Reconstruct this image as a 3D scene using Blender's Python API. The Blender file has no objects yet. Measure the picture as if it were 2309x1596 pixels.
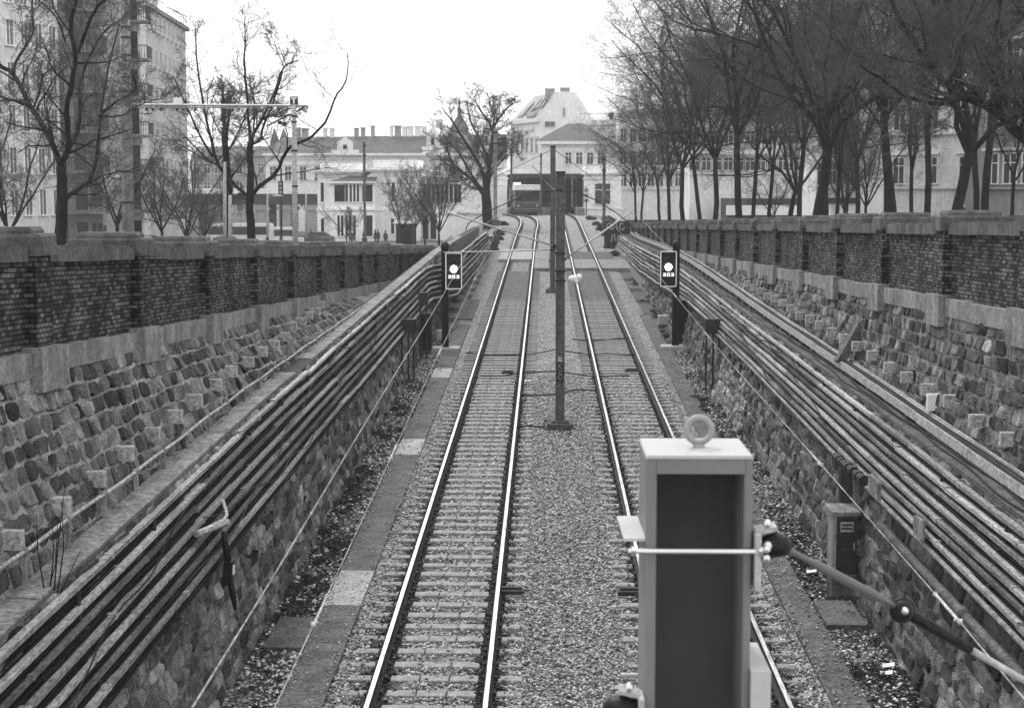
import bpy, math, random
import numpy as np
from mathutils import Vector, Matrix
random.seed(7); rng = np.random.default_rng(7)
S = bpy.context.scene
COL = S.collection
R = math.radians

# ------------------------------------------------------------------ camera
F = 3600.0; CX, CY = 1154.5, 798.0                 # focal length and centre in reference units (2309 wide)
PITCH = math.atan((798 - 445) / F); YAW = math.atan((1230 - 1154.5) / F * math.cos(PITCH))
CAM = Vector((0, 0, 7.0))
cam = bpy.data.cameras.new('camera'); co = bpy.data.objects.new('camera', cam); COL.objects.link(co)
co.location = CAM; co.rotation_euler = (math.pi / 2 - PITCH, 0, YAW)
cam.sensor_width = 36; cam.lens = F / 2309 * 36; cam.clip_end = 5000; cam.clip_start = .1
cam.dof.use_dof = True; cam.dof.focus_distance = 36; cam.dof.aperture_fstop = 9
S.camera = co
# ------------------------------------------------------------------ sky and sun
SUN_EL, SUN_AZ = R(50), R(-22)                     # azimuth from +Y, negative = left
w = bpy.data.worlds.new('World'); S.world = w; w.use_nodes = True
nt = w.node_tree; nt.nodes.clear()
sky = nt.nodes.new('ShaderNodeTexSky'); sky.sky_type = 'NISHITA'; sky.sun_disc = False
sky.sun_elevation = SUN_EL; sky.sun_rotation = SUN_AZ; sky.dust_density = 4; sky.air_density = 1.5
bw = nt.nodes.new('ShaderNodeRGBToBW'); nt.links.new(sky.outputs[0], bw.inputs[0])
tcw = nt.nodes.new('ShaderNodeTexCoord'); nz = nt.nodes.new('ShaderNodeTexNoise')
mpw = nt.nodes.new('ShaderNodeMapping'); mpw.inputs['Scale'].default_value = (1, 1, 3.5)
nt.links.new(tcw.outputs['Generated'], mpw.inputs[0]); nt.links.new(mpw.outputs[0], nz.inputs['Vector'])
nz.inputs['Scale'].default_value = 1.6; nz.inputs['Detail'].default_value = 4
rmp = nt.nodes.new('ShaderNodeMapRange'); nt.links.new(nz.outputs[0], rmp.inputs[0])
rmp.inputs[1].default_value = .3; rmp.inputs[2].default_value = .7
rmp.inputs[3].default_value = 9.0; rmp.inputs[4].default_value = 10.4     # overcast layer
mx = nt.nodes.new('ShaderNodeMix'); mx.data_type = 'FLOAT'; mx.inputs[0].default_value = .82
nt.links.new(bw.outputs[0], mx.inputs[2]); nt.links.new(rmp.outputs[0], mx.inputs[3])
bg = nt.nodes.new('ShaderNodeBackground'); bg.inputs[1].default_value = .1
nt.links.new(mx.outputs[0], bg.inputs[0])
wo = nt.nodes.new('ShaderNodeOutputWorld'); nt.links.new(bg.outputs[0], wo.inputs[0])
sl = bpy.data.lights.new('sun', 'SUN'); sl.energy = 1.3; sl.angle = R(14); sl.color = (1, 1, 1)
so = bpy.data.objects.new('sun', sl); COL.objects.link(so)
sd = Vector((math.sin(SUN_AZ) * math.cos(SUN_EL), math.cos(SUN_AZ) * math.cos(SUN_EL), math.sin(SUN_EL)))
so.rotation_euler = sd.to_track_quat('Z', 'Y').to_euler(); so.location = (0, 0, 60)
S.view_settings.view_transform = 'Standard'; S.view_settings.look = 'None'
S.view_settings.exposure = .95; S.view_settings.gamma = 1
S.render.engine = 'CYCLES'; S.cycles.max_bounces = 5; S.cycles.diffuse_bounces = 3

# ------------------------------------------------------------------ geometry of the place
_fw = Vector((-math.sin(YAW) * math.cos(PITCH), math.cos(YAW) * math.cos(PITCH), -math.sin(PITCH)))
_rt = Vector((math.cos(YAW), math.sin(YAW), 0)); _up = _rt.cross(_fw)
def at(x, y, Y):
    r = _fw * F + _rt * (x - CX) - _up * (y - CY)
    return CAM + r * (Y / r.y)
def ip(Y, tab):
    return float(np.interp(Y, [t[0] for t in tab], [t[1] for t in tab]))
def zt(Y):                                        # rail top
    if Y < 138: return -.045 + .0331 * Y
    if Y > 170: return 5.05
    t = (Y - 138) / 32; a = -.045 + .0331 * 138
    return a + (5.05 - a) * (1 - (1 - t) ** 2)
KL, KR = .875, .886
def base_l(Y): return 5.906 - .0333 * min(Y, 103)   # foot of the brick parapet, left
def base_r(Y): return 5.901 - .0178 * min(Y, 190)
SHL = [(0, 2.92), (15, 2.9), (26, 2.88), (41, 2.7), (72, 2.35), (90, 1.9), (112, 1.3)]
SHR = [(0, 2.92), (17, 2.88), (30, 2.72), (41, 2.55), (57, 2.36), (70, 2.1), (97, 1.15), (116, .7)]
def shl(Y): return zt(Y) + ip(Y, SHL)
def shr(Y): return zt(Y) + ip(Y, SHR)
def street_l(Y): return ip(Y, [(-40, 6.9), (0, 5.6), (118, 1.75), (205, 1.5), (3000, 1.4)])
def street_r(Y): return ip(Y, [(-40, 6.8), (0, 6.0), (200, 2.4), (300, 1.5), (3000, 1.4)])

# ------------------------------------------------------------------ materials (the photograph is monochrome: every colour is a grey)
MATS = {}
def N(nt, t, **k):
    n = nt.nodes.new(t)
    for a, v in k.items():
        if a.startswith('_'): setattr(n, a[1:], v)
    return n
def math_node(nt, op, a, b=None):
    n = nt.nodes.new('ShaderNodeMath'); n.operation = op
    for i, v in enumerate((a, b)):
        if v is None: continue
        if isinstance(v, (int, float)): n.inputs[i].default_value = v
        else: nt.links.new(v, n.inputs[i])
    return n.outputs[0]
def mat(name, lo, hi, scale=6.0, rough=.85, bump=.3, metal=0.0, tone=False, fine=True, dist=.01, spec=.12, stretch=(1, 1, 1), streak=0.0, fv=1.0):
    """grey noise material between reflectances lo and hi; tone=True multiplies by a per-element attribute"""
    if name in MATS: return MATS[name]
    m = bpy.data.materials.new(name); m.use_nodes = True; nt = m.node_tree
    b = nt.nodes['Principled BSDF']; b.inputs['Roughness'].default_value = rough; b.inputs['Metallic'].default_value = metal
    b.inputs['Specular IOR Level'].default_value = spec
    tc = nt.nodes.new('ShaderNodeTexCoord'); mp = nt.nodes.new('ShaderNodeMapping')
    mp.inputs['Scale'].default_value = stretch
    nt.links.new(tc.outputs['Object'], mp.inputs[0])
    n1 = nt.nodes.new('ShaderNodeTexNoise'); n1.inputs['Scale'].default_value = scale
    n1.inputs['Detail'].default_value = 6; n1.inputs['Roughness'].default_value = .65
    nt.links.new(mp.outputs[0], n1.inputs['Vector'])
    mr = nt.nodes.new('ShaderNodeMapRange'); mr.inputs[1].default_value = .3; mr.inputs[2].default_value = .7
    mr.inputs[3].default_value = lo; mr.inputs[4].default_value = hi
    nt.links.new(n1.outputs[0], mr.inputs[0]); v = mr.outputs[0]
    if fine:
        n2 = nt.nodes.new('ShaderNodeTexNoise'); n2.inputs['Scale'].default_value = scale * 9; n2.inputs['Detail'].default_value = 3
        nt.links.new(mp.outputs[0], n2.inputs['Vector'])
        r2 = nt.nodes.new('ShaderNodeMapRange'); r2.inputs[1].default_value = .3; r2.inputs[2].default_value = .7
        r2.inputs[3].default_value = 1 - .52 * fv; r2.inputs[4].default_value = 1 + .5 * fv
        nt.links.new(n2.outputs[0], r2.inputs[0]); v = math_node(nt, 'MULTIPLY', v, r2.outputs[0])
    if streak:
        n3 = nt.nodes.new('ShaderNodeTexNoise'); n3.inputs['Scale'].default_value = 1.0; n3.inputs['Detail'].default_value = 4
        m3 = nt.nodes.new('ShaderNodeMapping'); m3.inputs['Scale'].default_value = (5, 5, .5)
        nt.links.new(tc.outputs['Object'], m3.inputs[0]); nt.links.new(m3.outputs[0], n3.inputs['Vector'])
        r3 = nt.nodes.new('ShaderNodeMapRange'); r3.inputs[1].default_value = .35; r3.inputs[2].default_value = .65
        r3.inputs[3].default_value = 1 - streak; r3.inputs[4].default_value = 1 + streak * .4
        nt.links.new(n3.outputs[0], r3.inputs[0]); v = math_node(nt, 'MULTIPLY', v, r3.outputs[0])
    if tone:
        a = nt.nodes.new('ShaderNodeAttribute'); a.attribute_name = 'tone'
        v = math_node(nt, 'MULTIPLY', v, a.outputs['Fac'])
    nt.links.new(v, b.inputs['Base Color'])
    if bump:
        bp = nt.nodes.new('ShaderNodeBump'); bp.inputs['Strength'].default_value = bump; bp.inputs['Distance'].default_value = dist
        nt.links.new((n2 if fine else n1).outputs[0], bp.inputs['Height']); nt.links.new(bp.outputs[0], b.inputs['Normal'])
    MATS[name] = m; return m
M_conc = mat('concrete', .13, .30, 2.0, .9, .5, streak=.25)
M_conc_d = mat('dark_concrete', .05, .13, 2.5, .9, .4)
M_soil = mat('walkway_soil', .03, .10, 4, .95, .8, dist=.03)
M_conc_l = mat('pale_concrete', .26, .42, 2.5, .9, .4)
M_cop = mat('coping_stone', .06, .14, 2.2, .95, .6, streak=.3, fv=.6)
M_plinth = mat('plinth_stone', .14, .28, 2.2, .95, .6, streak=.25, fv=.6)
M_stone = mat('rubble_stone', .055, .27, 4.5, .92, 1.0, tone=True, dist=.03, streak=.3)
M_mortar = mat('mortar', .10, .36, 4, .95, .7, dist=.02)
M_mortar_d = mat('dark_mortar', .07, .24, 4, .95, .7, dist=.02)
M_rock = mat('ballast_stone', .30, .50, 9, .9, .3, tone=True)
M_steel = mat('rail_steel', .55, .7, 3, .28, .05, metal=1.0, stretch=(1, .1, 1))
M_rust = mat('rail_side', .015, .05, 8, .8, .4)
M_black = mat('black_paint', .008, .02, 6, .5, .1)
M_iron = mat('dark_iron', .02, .05, 6, .6, .2)
M_galv = mat('galvanised_steel', .26, .42, 5, .5, .15, metal=.3, fv=.4, spec=.4)
M_tray = mat('cable_tray_top', .22, .42, 3.5, .7, .2, tone=True, stretch=(1, .35, 1), streak=0)
M_tray2 = mat('cable_tray_dull', .10, .26, 3.5, .7, .2, tone=True, stretch=(1, .35, 1))
M_rubber = mat('cable_rubber', .004, .018, 5, .6, .1)
M_mast = mat('mast_paint', .09, .15, 4, .55, .1, streak=.2)
M_mastn = mat('near_mast_paint', .15, .175, 5, .5, .0, fine=False, streak=.04); M_mastw = mat('near_mast_web_shade', .075, .09, 5, .6, .0, fine=False)  # shade of the channel recess is put into the web's darker colour
M_white = mat('white_paint', .7, .85, 3, .6, .05, fine=False)
M_render = mat('white_render', .74, .88, .5, .9, .2, streak=.08, fv=.22)
M_rend_g = mat('grey_render', .20, .32, .4, .9, .2, streak=.12, fv=.22)
M_rend_l = mat('pale_render', .58, .76, .4, .9, .2, streak=.12, fv=.22)
M_roof = mat('roof_tiles', .07, .13, 1.2, .9, .3, fv=.22)
M_roofl = mat('pale_roof', .28, .42, 1.2, .9, .3, fv=.22)
M_glass = mat('window_glass', .02, .05, 1, .15, 0, fine=False, spec=.6)
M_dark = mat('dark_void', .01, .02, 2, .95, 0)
M_bark = mat('bark', .007, .024, 5, .95, .8, dist=.03, stretch=(1, 1, .3))
M_bark_t = mat('twig_bark', .05, .10, 4, .95, 0, fine=False)
M_barkl = mat('distant_bark', .05, .09, 4, .95, 0, fine=False)
M_weed = mat('weed_leaf', .02, .10, 4, .9, 0, fine=False)
M_paper = mat('paper', .6, .8, 9, .9, 0, fine=False)
M_asph = mat('asphalt', .06, .11, 2, .9, .3)
M_walk = mat('walkway_slab', .05, .13, 2.2, .9, .3)
M_walkl = mat('pale_walkway_slab', .22, .36, 3, .9, .3)
M_cloth = mat('dark_cloth', .03, .08, 5, .9, 0, fine=False)
M_skin = mat('skin', .3, .4, 5, .7, 0, fine=False)
M_carw = mat('white_car_paint', .6, .75, 2, .25, 0, fine=False, spec=.5)
M_card = mat('dark_car_paint', .03, .06, 2, .25, 0, fine=False, spec=.5)
M_train = mat('train_paint', .03, .07, 2, .4, 0, fine=False)
M_tracksl = mat('sleeper_concrete', .17, .32, 5, .9, .4)
def emis(name, s):
    m = bpy.data.materials.new(name); m.use_nodes = True
    b = m.node_tree.nodes['Principled BSDF']; b.inputs['Base Color'].default_value = (.8, .8, .8, 1)
    b.inputs['Emission Color'].default_value = (1, 1, 1, 1); b.inputs['Emission Strength'].default_value = s
    return m
M_lamp = emis('lit_lamp', 14.0); M_digit = emis('lit_digits', .7)
def brick_mat(name, slope):
    m = bpy.data.materials.new(name); m.use_nodes = True; nt = m.node_tree; b = nt.nodes['Principled BSDF']
    b.inputs['Roughness'].default_value = .85; b.inputs['Specular IOR Level'].default_value = .1
    g = nt.nodes.new('ShaderNodeTexCoord'); s = nt.nodes.new('ShaderNodeSeparateXYZ'); nt.links.new(g.outputs['Object'], s.inputs[0])
    u = math_node(nt, 'ADD', s.outputs[1], s.outputs[0])
    v = math_node(nt, 'ADD', s.outputs[2], math_node(nt, 'MULTIPLY', s.outputs[1], slope))
    c = nt.nodes.new('ShaderNodeCombineXYZ'); nt.links.new(u, c.inputs[0]); nt.links.new(v, c.inputs[1])
    br = nt.nodes.new('ShaderNodeTexBrick'); nt.links.new(c.outputs[0], br.inputs['Vector'])
    br.inputs['Scale'].default_value = 1; br.inputs['Brick Width'].default_value = .135; br.inputs['Row Height'].default_value = .055
    br.inputs['Mortar Size'].default_value = .008; br.inputs['Mortar Smooth'].default_value = .3; br.inputs['Bias'].default_value = -.2
    br.inputs['Color1'].default_value = (.02,) * 3 + (1,); br.inputs['Color2'].default_value = (.135,) * 3 + (1,)
    br.inputs['Mortar'].default_value = (.007,) * 3 + (1,)
    n1 = nt.nodes.new('ShaderNodeTexNoise'); n1.inputs['Scale'].default_value = 1.3; n1.inputs['Detail'].default_value = 6
    nt.links.new(c.outputs[0], n1.inputs['Vector'])
    r1 = nt.nodes.new('ShaderNodeMapRange'); r1.inputs[1].default_value = .35; r1.inputs[2].default_value = .68
    r1.inputs[3].default_value = .62; r1.inputs[4].default_value = 1.7; nt.links.new(n1.outputs[0], r1.inputs[0])
    n4 = nt.nodes.new('ShaderNodeTexNoise'); n4.inputs['Scale'].default_value = 40; n4.inputs['Detail'].default_value = 2
    nt.links.new(c.outputs[0], n4.inputs['Vector'])
    r4 = nt.nodes.new('ShaderNodeMapRange'); r4.inputs[1].default_value = .3; r4.inputs[2].default_value = .7
    r4.inputs[3].default_value = .6; r4.inputs[4].default_value = 1.5; nt.links.new(n4.outputs[0], r4.inputs[0])
    bwn = nt.nodes.new('ShaderNodeRGBToBW'); nt.links.new(br.outputs['Color'], bwn.inputs[0])
    val = math_node(nt, 'MULTIPLY', math_node(nt, 'MULTIPLY', bwn.outputs[0], r1.outputs[0]), r4.outputs[0])
    nt.links.new(val, b.inputs['Base Color'])
    bp = nt.nodes.new('ShaderNodeBump'); bp.inputs['Strength'].default_value = .8; bp.inputs['Distance'].default_value = .012; bp.invert = True
    nt.links.new(br.outputs['Fac'], bp.inputs['Height']); nt.links.new(bp.outputs[0], b.inputs['Normal'])
    return m
M_brickl = brick_mat('dark_brick_left', .0333); M_brickr = brick_mat('dark_brick_right', .0178)
M_brickd = brick_mat('dark_brick_plain', 0)
def ballast_mat():
    m = bpy.data.materials.new('ballast'); m.use_nodes = True; nt = m.node_tree; b = nt.nodes['Principled BSDF']
    b.inputs['Roughness'].default_value = .92; b.inputs['Specular IOR Level'].default_value = .2
    tc = nt.nodes.new('ShaderNodeTexCoord')
    vo = nt.nodes.new('ShaderNodeTexVoronoi'); vo.inputs['Scale'].default_value = 17; vo.inputs['Randomness'].default_value = 1
    nt.links.new(tc.outputs['Object'], vo.inputs['Vector'])
    bwn = nt.nodes.new('ShaderNodeSeparateColor'); nt.links.new(vo.outputs['Color'], bwn.inputs[0])
    r0 = nt.nodes.new('ShaderNodeMapRange'); r0.inputs[3].default_value = .07; r0.inputs[4].default_value = .46
    nt.links.new(bwn.outputs[0], r0.inputs[0])
    e = nt.nodes.new('ShaderNodeMapRange'); nt.links.new(vo.outputs['Distance'], e.inputs[0]); e.inputs[1].default_value = .25; e.inputs[2].default_value = .75
    e.inputs[3].default_value = 1.15; e.inputs[4].default_value = .45
    n = nt.nodes.new('ShaderNodeTexNoise'); n.inputs['Scale'].default_value = 1.6; n.inputs['Detail'].default_value = 9; n.inputs['Roughness'].default_value = .8
    nt.links.new(tc.outputs['Object'], n.inputs['Vector'])
    r1 = nt.nodes.new('ShaderNodeMapRange'); r1.inputs[1].default_value = .3; r1.inputs[2].default_value = .7
    r1.inputs[3].default_value = .55; r1.inputs[4].default_value = 1.35; nt.links.new(n.outputs[0], r1.inputs[0])
    v = math_node(nt, 'MULTIPLY', math_node(nt, 'MULTIPLY', r0.outputs[0], r1.outputs[0]), e.outputs[0])
    a = nt.nodes.new('ShaderNodeAttribute'); a.attribute_name = 'tone'
    v = math_node(nt, 'MULTIPLY', v, a.outputs['Fac'])
    nt.links.new(v, b.inputs['Base Color'])
    bp = nt.nodes.new('ShaderNodeBump'); bp.inputs['Strength'].default_value = 1; bp.inputs['Distance'].default_value = .05; bp.invert = True
    nt.links.new(vo.outputs['Distance'], bp.inputs['Height']); nt.links.new(bp.outputs[0], b.inputs['Normal'])
    return m
M_ballast = ballast_mat()

# ------------------------------------------------------------------ mesh helpers
class MB:
    def __init__(s): s.v = []; s.f = []; s.m = []; s.t = []
    def add(s, vs, fs, mi=0, tone=1.0):
        o = len(s.v); s.v += [tuple(v) for v in vs]
        for f in fs: s.f.append(tuple(i + o for i in f)); s.m.append(mi); s.t.append(tone)
    def box(s, c, d, rz=0, mi=0, tone=1.0, rx=0, ry=0, taper=1.0):
        M_ = Matrix.Rotation(rz, 3, 'Z') @ Matrix.Rotation(rx, 3, 'X') @ Matrix.Rotation(ry, 3, 'Y')
        vs = []
        for z in (-.5, .5):
            k = taper if z > 0 else 1
            for x, y in ((-.5, -.5), (.5, -.5), (.5, .5), (-.5, .5)):
                vs.append(Vector(c) + M_ @ Vector((x * d[0] * k, y * d[1] * k, z * d[2])))
        s.add(vs, [(0, 3, 2, 1), (4, 5, 6, 7), (0, 1, 5, 4), (1, 2, 6, 5), (2, 3, 7, 6), (3, 0, 4, 7)], mi, tone)
    def b2(s, x0, x1, y0, y1, z0, z1, mi=0, tone=1.0):
        s.box(((x0 + x1) / 2, (y0 + y1) / 2, (z0 + z1) / 2), (abs(x1 - x0), abs(y1 - y0), abs(z1 - z0)), 0, mi, tone)
    def bev(s, x0, x1, y0, y1, z0, z1, b=.02, mi=0):
        """box with chamfered top and vertical edges"""
        def ring(i, z): return [(x0 + i, y0 + b + i * 0, z), (x0 + b + i, y0 + i, z), (x1 - b - i, y0 + i, z), (x1 - i, y0 + b, z), (x1 - i, y1 - b, z), (x1 - b - i, y1 - i, z), (x0 + b + i, y1 - i, z), (x0 + i, y1 - b, z)]
        vs = ring(0, z0) + ring(0, z1 - b) + ring(b * .7, z1)
        fs = [tuple(reversed(range(8))), tuple(range(16, 24))]
        for k in (0, 8):
            for i in range(8): fs.append((k + i, k + (i + 1) % 8, k + 8 + (i + 1) % 8, k + 8 + i))
        s.add(vs, fs, mi)
    def tube(s, pts, rad, n=8, mi=0, cap=True, tone=1.0):
        pts = [Vector(p) for p in pts]
        if not hasattr(rad, '__len__'): rad = [rad] * len(pts)
        vs = []; ref = None
        for i, p in enumerate(pts):
            d = (pts[min(i + 1, len(pts) - 1)] - pts[max(i - 1, 0)]).normalized()
            if ref is None: ref = d.orthogonal().normalized()
            else:
                ref = (ref - d * ref.dot(d)); ref = ref.normalized() if ref.length > 1e-6 else d.orthogonal().normalized()
            q = d.cross(ref)
            for k in range(n):
                a = 2 * math.pi * k / n; vs.append(p + (ref * math.cos(a) + q * math.sin(a)) * rad[i])
        fs = []
        for i in range(len(pts) - 1):
            for k in range(n): fs.append((i * n + k, i * n + (k + 1) % n, (i + 1) * n + (k + 1) % n, (i + 1) * n + k))
        if cap: fs += [tuple(reversed(range(n))), tuple(range((len(pts) - 1) * n, len(pts) * n))]
        s.add(vs, fs, mi, tone)
    def disc(s, c, d, r, h, n=16, mi=0):
        d = Vector(d).normalized(); s.tube([Vector(c) - d * h / 2, Vector(c) + d * h / 2], r, n, mi)
    def ball(s, c, r, mi=0, n=10, sq=(1, 1, 1)):
        vs = []; fs = []
        m = n // 2
        for i in range(m + 1):
            th = math.pi * i / m
            for k in range(n):
                a = 2 * math.pi * k / n
                vs.append((c[0] + r * sq[0] * math.sin(th) * math.cos(a), c[1] + r * sq[1] * math.sin(th) * math.sin(a), c[2] + r * sq[2] * math.cos(th)))
        for i in range(m):
            for k in range(n): fs.append((i * n + k, (i + 1) * n + k, (i + 1) * n + (k + 1) % n, i * n + (k + 1) % n))
        s.add(vs, fs, mi)
    def torus(s, c, R_, r, ax='Y', n=24, m=10, mi=0):
        vs = []; fs = []
        for i in range(n):
            a = 2 * math.pi * i / n
            for k in range(m):
                b = 2 * math.pi * k / m; rr = R_ + r * math.cos(b); h = r * math.sin(b)
                if ax == 'Y': v = (c[0] + rr * math.cos(a), c[1] + h, c[2] + rr * math.sin(a))
                else: v = (c[0] + rr * math.cos(a), c[1] + rr * math.sin(a), c[2] + h)
                vs.append(v)
        for i in range(n):
            for k in range(m): fs.append((i * m + k, ((i + 1) % n) * m + k, ((i + 1) % n) * m + (k + 1) % m, i * m + (k + 1) % m))
        s.add(vs, fs, mi)
    def grid(s, rows, mi=0, tone=1.0):
        """rows: list of equally long point lists"""
        n = len(rows[0]); vs = [p for r in rows for p in r]; fs = []
        for i in range(len(rows) - 1):
            for k in range(n - 1): fs.append((i * n + k, i * n + k + 1, (i + 1) * n + k + 1, (i + 1) * n + k))
        s.add(vs, fs, mi, tone)
    def build(s, name, mats, parent=None, smooth=False, tone=False, loc=None):
        me = bpy.data.meshes.new(name); me.from_pydata(s.v, [], s.f); me.update()
        if not isinstance(mats, (list, tuple)): mats = [mats]
        for m in mats: me.materials.append(m)
        if len(mats) > 1: me.polygons.foreach_set('material_index', s.m)
        if smooth: me.polygons.foreach_set('use_smooth', [True] * len(s.f))
        if tone:
            a = me.attributes.new('tone', 'FLOAT', 'FACE'); a.data.foreach_set('value', s.t)
        o = bpy.data.objects.new(name, me); COL.objects.link(o)
        if parent:
            o.parent = parent; o.matrix_parent_inverse = Matrix.Translation(-parent.location)
        return o
def tag(o, label, cat, group=None):
    o['label'] = label; o['category'] = cat
    if group: o['group'] = group
    return o
def thing(name, label, cat, loc=(0, 0, 0), group=None):
    o = bpy.data.objects.new(name, None); COL.objects.link(o); o.location = loc; o.empty_display_size = .2
    return tag(o, label, cat, group)
def struct(o): o['kind'] = 'structure'; return o
def stuff(o, label, cat): tag(o, label, cat); o['kind'] = 'stuff'; return o
def dup(o, loc=None, rz=0, sc=1.0, parent=None):
    c = o.copy(); COL.objects.link(c)
    if loc is not None: c.location = loc
    c.rotation_euler = (0, 0, rz); c.scale = (sc, sc, sc)
    for ch in list(o.children):
        d = ch.copy(); COL.objects.link(d); d.parent = c; d.matrix_parent_inverse = ch.matrix_parent_inverse.copy()
    return c
def npmesh(name, verts, faces, m, parent=None, tone=None, smooth=False):
    """numpy arrays -> object, faces all the same size"""
    me = bpy.data.meshes.new(name); nv = len(verts); nf, k = faces.shape
    me.vertices.add(nv); me.vertices.foreach_set('co', verts.astype(np.float32).ravel())
    me.loops.add(nf * k); me.loops.foreach_set('vertex_index', faces.astype(np.int32).ravel())
    me.polygons.add(nf); me.polygons.foreach_set('loop_start', (np.arange(nf) * k).astype(np.int32))
    me.polygons.foreach_set('loop_total', np.full(nf, k, np.int32))
    if smooth: me.polygons.foreach_set('use_smooth', np.ones(nf, bool))
    me.update(calc_edges=True); me.materials.append(m)
    if tone is not None:
        a = me.attributes.new('tone', 'FLOAT', 'FACE'); a.data.foreach_set('value', tone.astype(np.float32))
    o = bpy.data.objects.new(name, me); COL.objects.link(o)
    if parent: o.parent = parent; o.matrix_parent_inverse = Matrix.Translation(-parent.location)
    return o
def frange(a, b, s):
    n = max(1, int(round((b - a) / s))); return [a + (b - a) * i / n for i in range(n + 1)]

# ------------------------------------------------------------------ track bed
TL, TR = -1.5, 2.36                                # track centres
def cl(Y):                                         # left track centre line, swings left at the station
    if Y < 130: return TL
    t = min((Y - 130) / 62, 1); return TL + .12 * math.sin(min(t * 2, 1) * math.pi) - 2.9 * t ** 2.6
def cr(Y): return TR - (0 if Y < 150 else .4 * ((Y - 150) / 50) ** 1.5)
def near_rail(x, y):
    return min(min(abs(x - c - s) for s in (-.75, .75)) for c in (cl(y), cr(y)))
mb = MB(); xs = [-4.75] + frange(-4.6, 5.3, .12) + [5.5]
ys = frange(8, 60, .5) + frange(61, 235, 2)
rows = []
for Y in ys:
    rows.append([(x, Y, zt(Y) - .215 + (.05 * math.sin(x * 3.1 + Y * .7) * math.sin(Y * 1.3) * .4)) for x in xs])
n = len(xs)
for r_ in rows: mb.v += r_
for i in range(len(ys) - 1):
    for k in range(n - 1):
        mb.f.append((i * n + k, i * n + k + 1, (i + 1) * n + k + 1, (i + 1) * n + k)); mb.m.append(0)
        x = (xs[k] + xs[k + 1]) / 2; y = (ys[i] + ys[i + 1]) / 2
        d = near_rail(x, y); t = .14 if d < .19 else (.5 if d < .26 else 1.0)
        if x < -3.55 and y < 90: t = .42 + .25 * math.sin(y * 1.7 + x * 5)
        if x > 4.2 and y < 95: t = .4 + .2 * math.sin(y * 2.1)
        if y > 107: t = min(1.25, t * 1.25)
        mb.t.append(t)
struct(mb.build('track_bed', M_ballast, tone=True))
# loose ballast stones near the camera
def scatter(n, sampler, size, tonef, name, m, lab, flat=.7):
    P = sampler(n); n = len(P)
    base = np.array([(1, 0, 0), (0, 1, 0), (-1, 0, 0), (0, -1, 0), (0, 0, 1), (0, 0, -1)], float)
    tri = np.array([(0, 1, 4), (1, 2, 4), (2, 3, 4), (3, 0, 4), (1, 0, 5), (2, 1, 5), (3, 2, 5), (0, 3, 5)])
    V = np.repeat(base[None], n, 0) * rng.uniform(.6, 1.25, (n, 6, 1))
    V += rng.normal(0, .22, (n, 6, 3))
    ax = rng.uniform(0, 2 * np.pi, (n, 3)); c, s_ = np.cos(ax), np.sin(ax)
    Rz = np.zeros((n, 3, 3)); Rz[:, 0, 0] = c[:, 0]; Rz[:, 0, 1] = -s_[:, 0]; Rz[:, 1, 0] = s_[:, 0]; Rz[:, 1, 1] = c[:, 0]; Rz[:, 2, 2] = 1
    Rx = np.zeros((n, 3, 3)); Rx[:, 0, 0] = 1; Rx[:, 1, 1] = c[:, 1]; Rx[:, 1, 2] = -s_[:, 1]; Rx[:, 2, 1] = s_[:, 1]; Rx[:, 2, 2] = c[:, 1]
    V = np.einsum('nij,nkj->nki', Rz @ Rx, V); V[:, :, 2] *= flat
    V *= (rng.uniform(size[0], size[1], n))[:, None, None]
    V += P[:, None, :]
    Fc = (tri[None] + (np.arange(n) * 6)[:, None, None]).reshape(-1, 3)
    o = npmesh(name, V.reshape(-1, 3), Fc, m, tone=np.repeat(tonef(P), 8)); return stuff(o, lab, 'gravel')
SP = .588; Y0S = 15.9
def in_sleeper(x, y):
    ph = ((y - Y0S) / SP) % 1.0; on = (ph < .20) | (ph > .80)
    a = np.minimum(np.abs(x - TL), np.abs(x - TR)); return on & (a < 1.22) & (y < 92)
def samp(n):
    y = 14 + 36 * rng.random(n) ** 1.25; x = rng.uniform(-3.5, 4.25, n)
    k = ~((x < -2.88) & (y < 90)); x, y = x[k], y[k]
    k = ~((x > 3.72)) ; x, y = x[k], y[k]
    d = np.minimum.reduce([np.abs(x - c - s) for c in (TL, TR) for s in (-.75, .75)])
    ins = in_sleeper(x, y); k = (d > .07) & (~ins | (rng.random(len(x)) < np.where(np.abs(x - TL) > .85, .35, .07)))
    x, y, ins = x[k], y[k], ins[k]
    z = -.045 + .0331 * y - .2 + rng.normal(0, .012, len(x)) + np.where(ins, .035, 0) + np.where((x > TL + 1.2) & (x < TR - 1.2), .02, 0)
    return np.stack([x, y, z], 1)
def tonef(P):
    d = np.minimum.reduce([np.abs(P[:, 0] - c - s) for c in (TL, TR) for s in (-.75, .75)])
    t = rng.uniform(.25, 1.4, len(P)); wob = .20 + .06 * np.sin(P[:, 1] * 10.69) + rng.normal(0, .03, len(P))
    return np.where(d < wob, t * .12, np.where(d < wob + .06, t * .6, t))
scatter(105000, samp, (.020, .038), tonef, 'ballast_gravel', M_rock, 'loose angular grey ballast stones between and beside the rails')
def samp2(n):
    y = 14 + 45 * rng.random(n) ** 1.3; l = rng.random(n) < .5
    x = np.where(l, rng.uniform(-4.2, -3.45, n), rng.uniform(4.2, 4.95, n))
    return np.stack([x, y, -.045 + .0331 * y - .2 + rng.normal(0, .01, n)], 1)
def tonef2(P):
    c = np.sin(P[:, 1] * 1.3 + P[:, 0] * 2) * .5 + np.sin(P[:, 1] * .37 + 1) * .5
    t = rng.uniform(.15, 1.3, len(P)) * (rng.random(len(P)) < .55 + .3 * c); return np.maximum(t * 1.35, .10)
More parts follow.
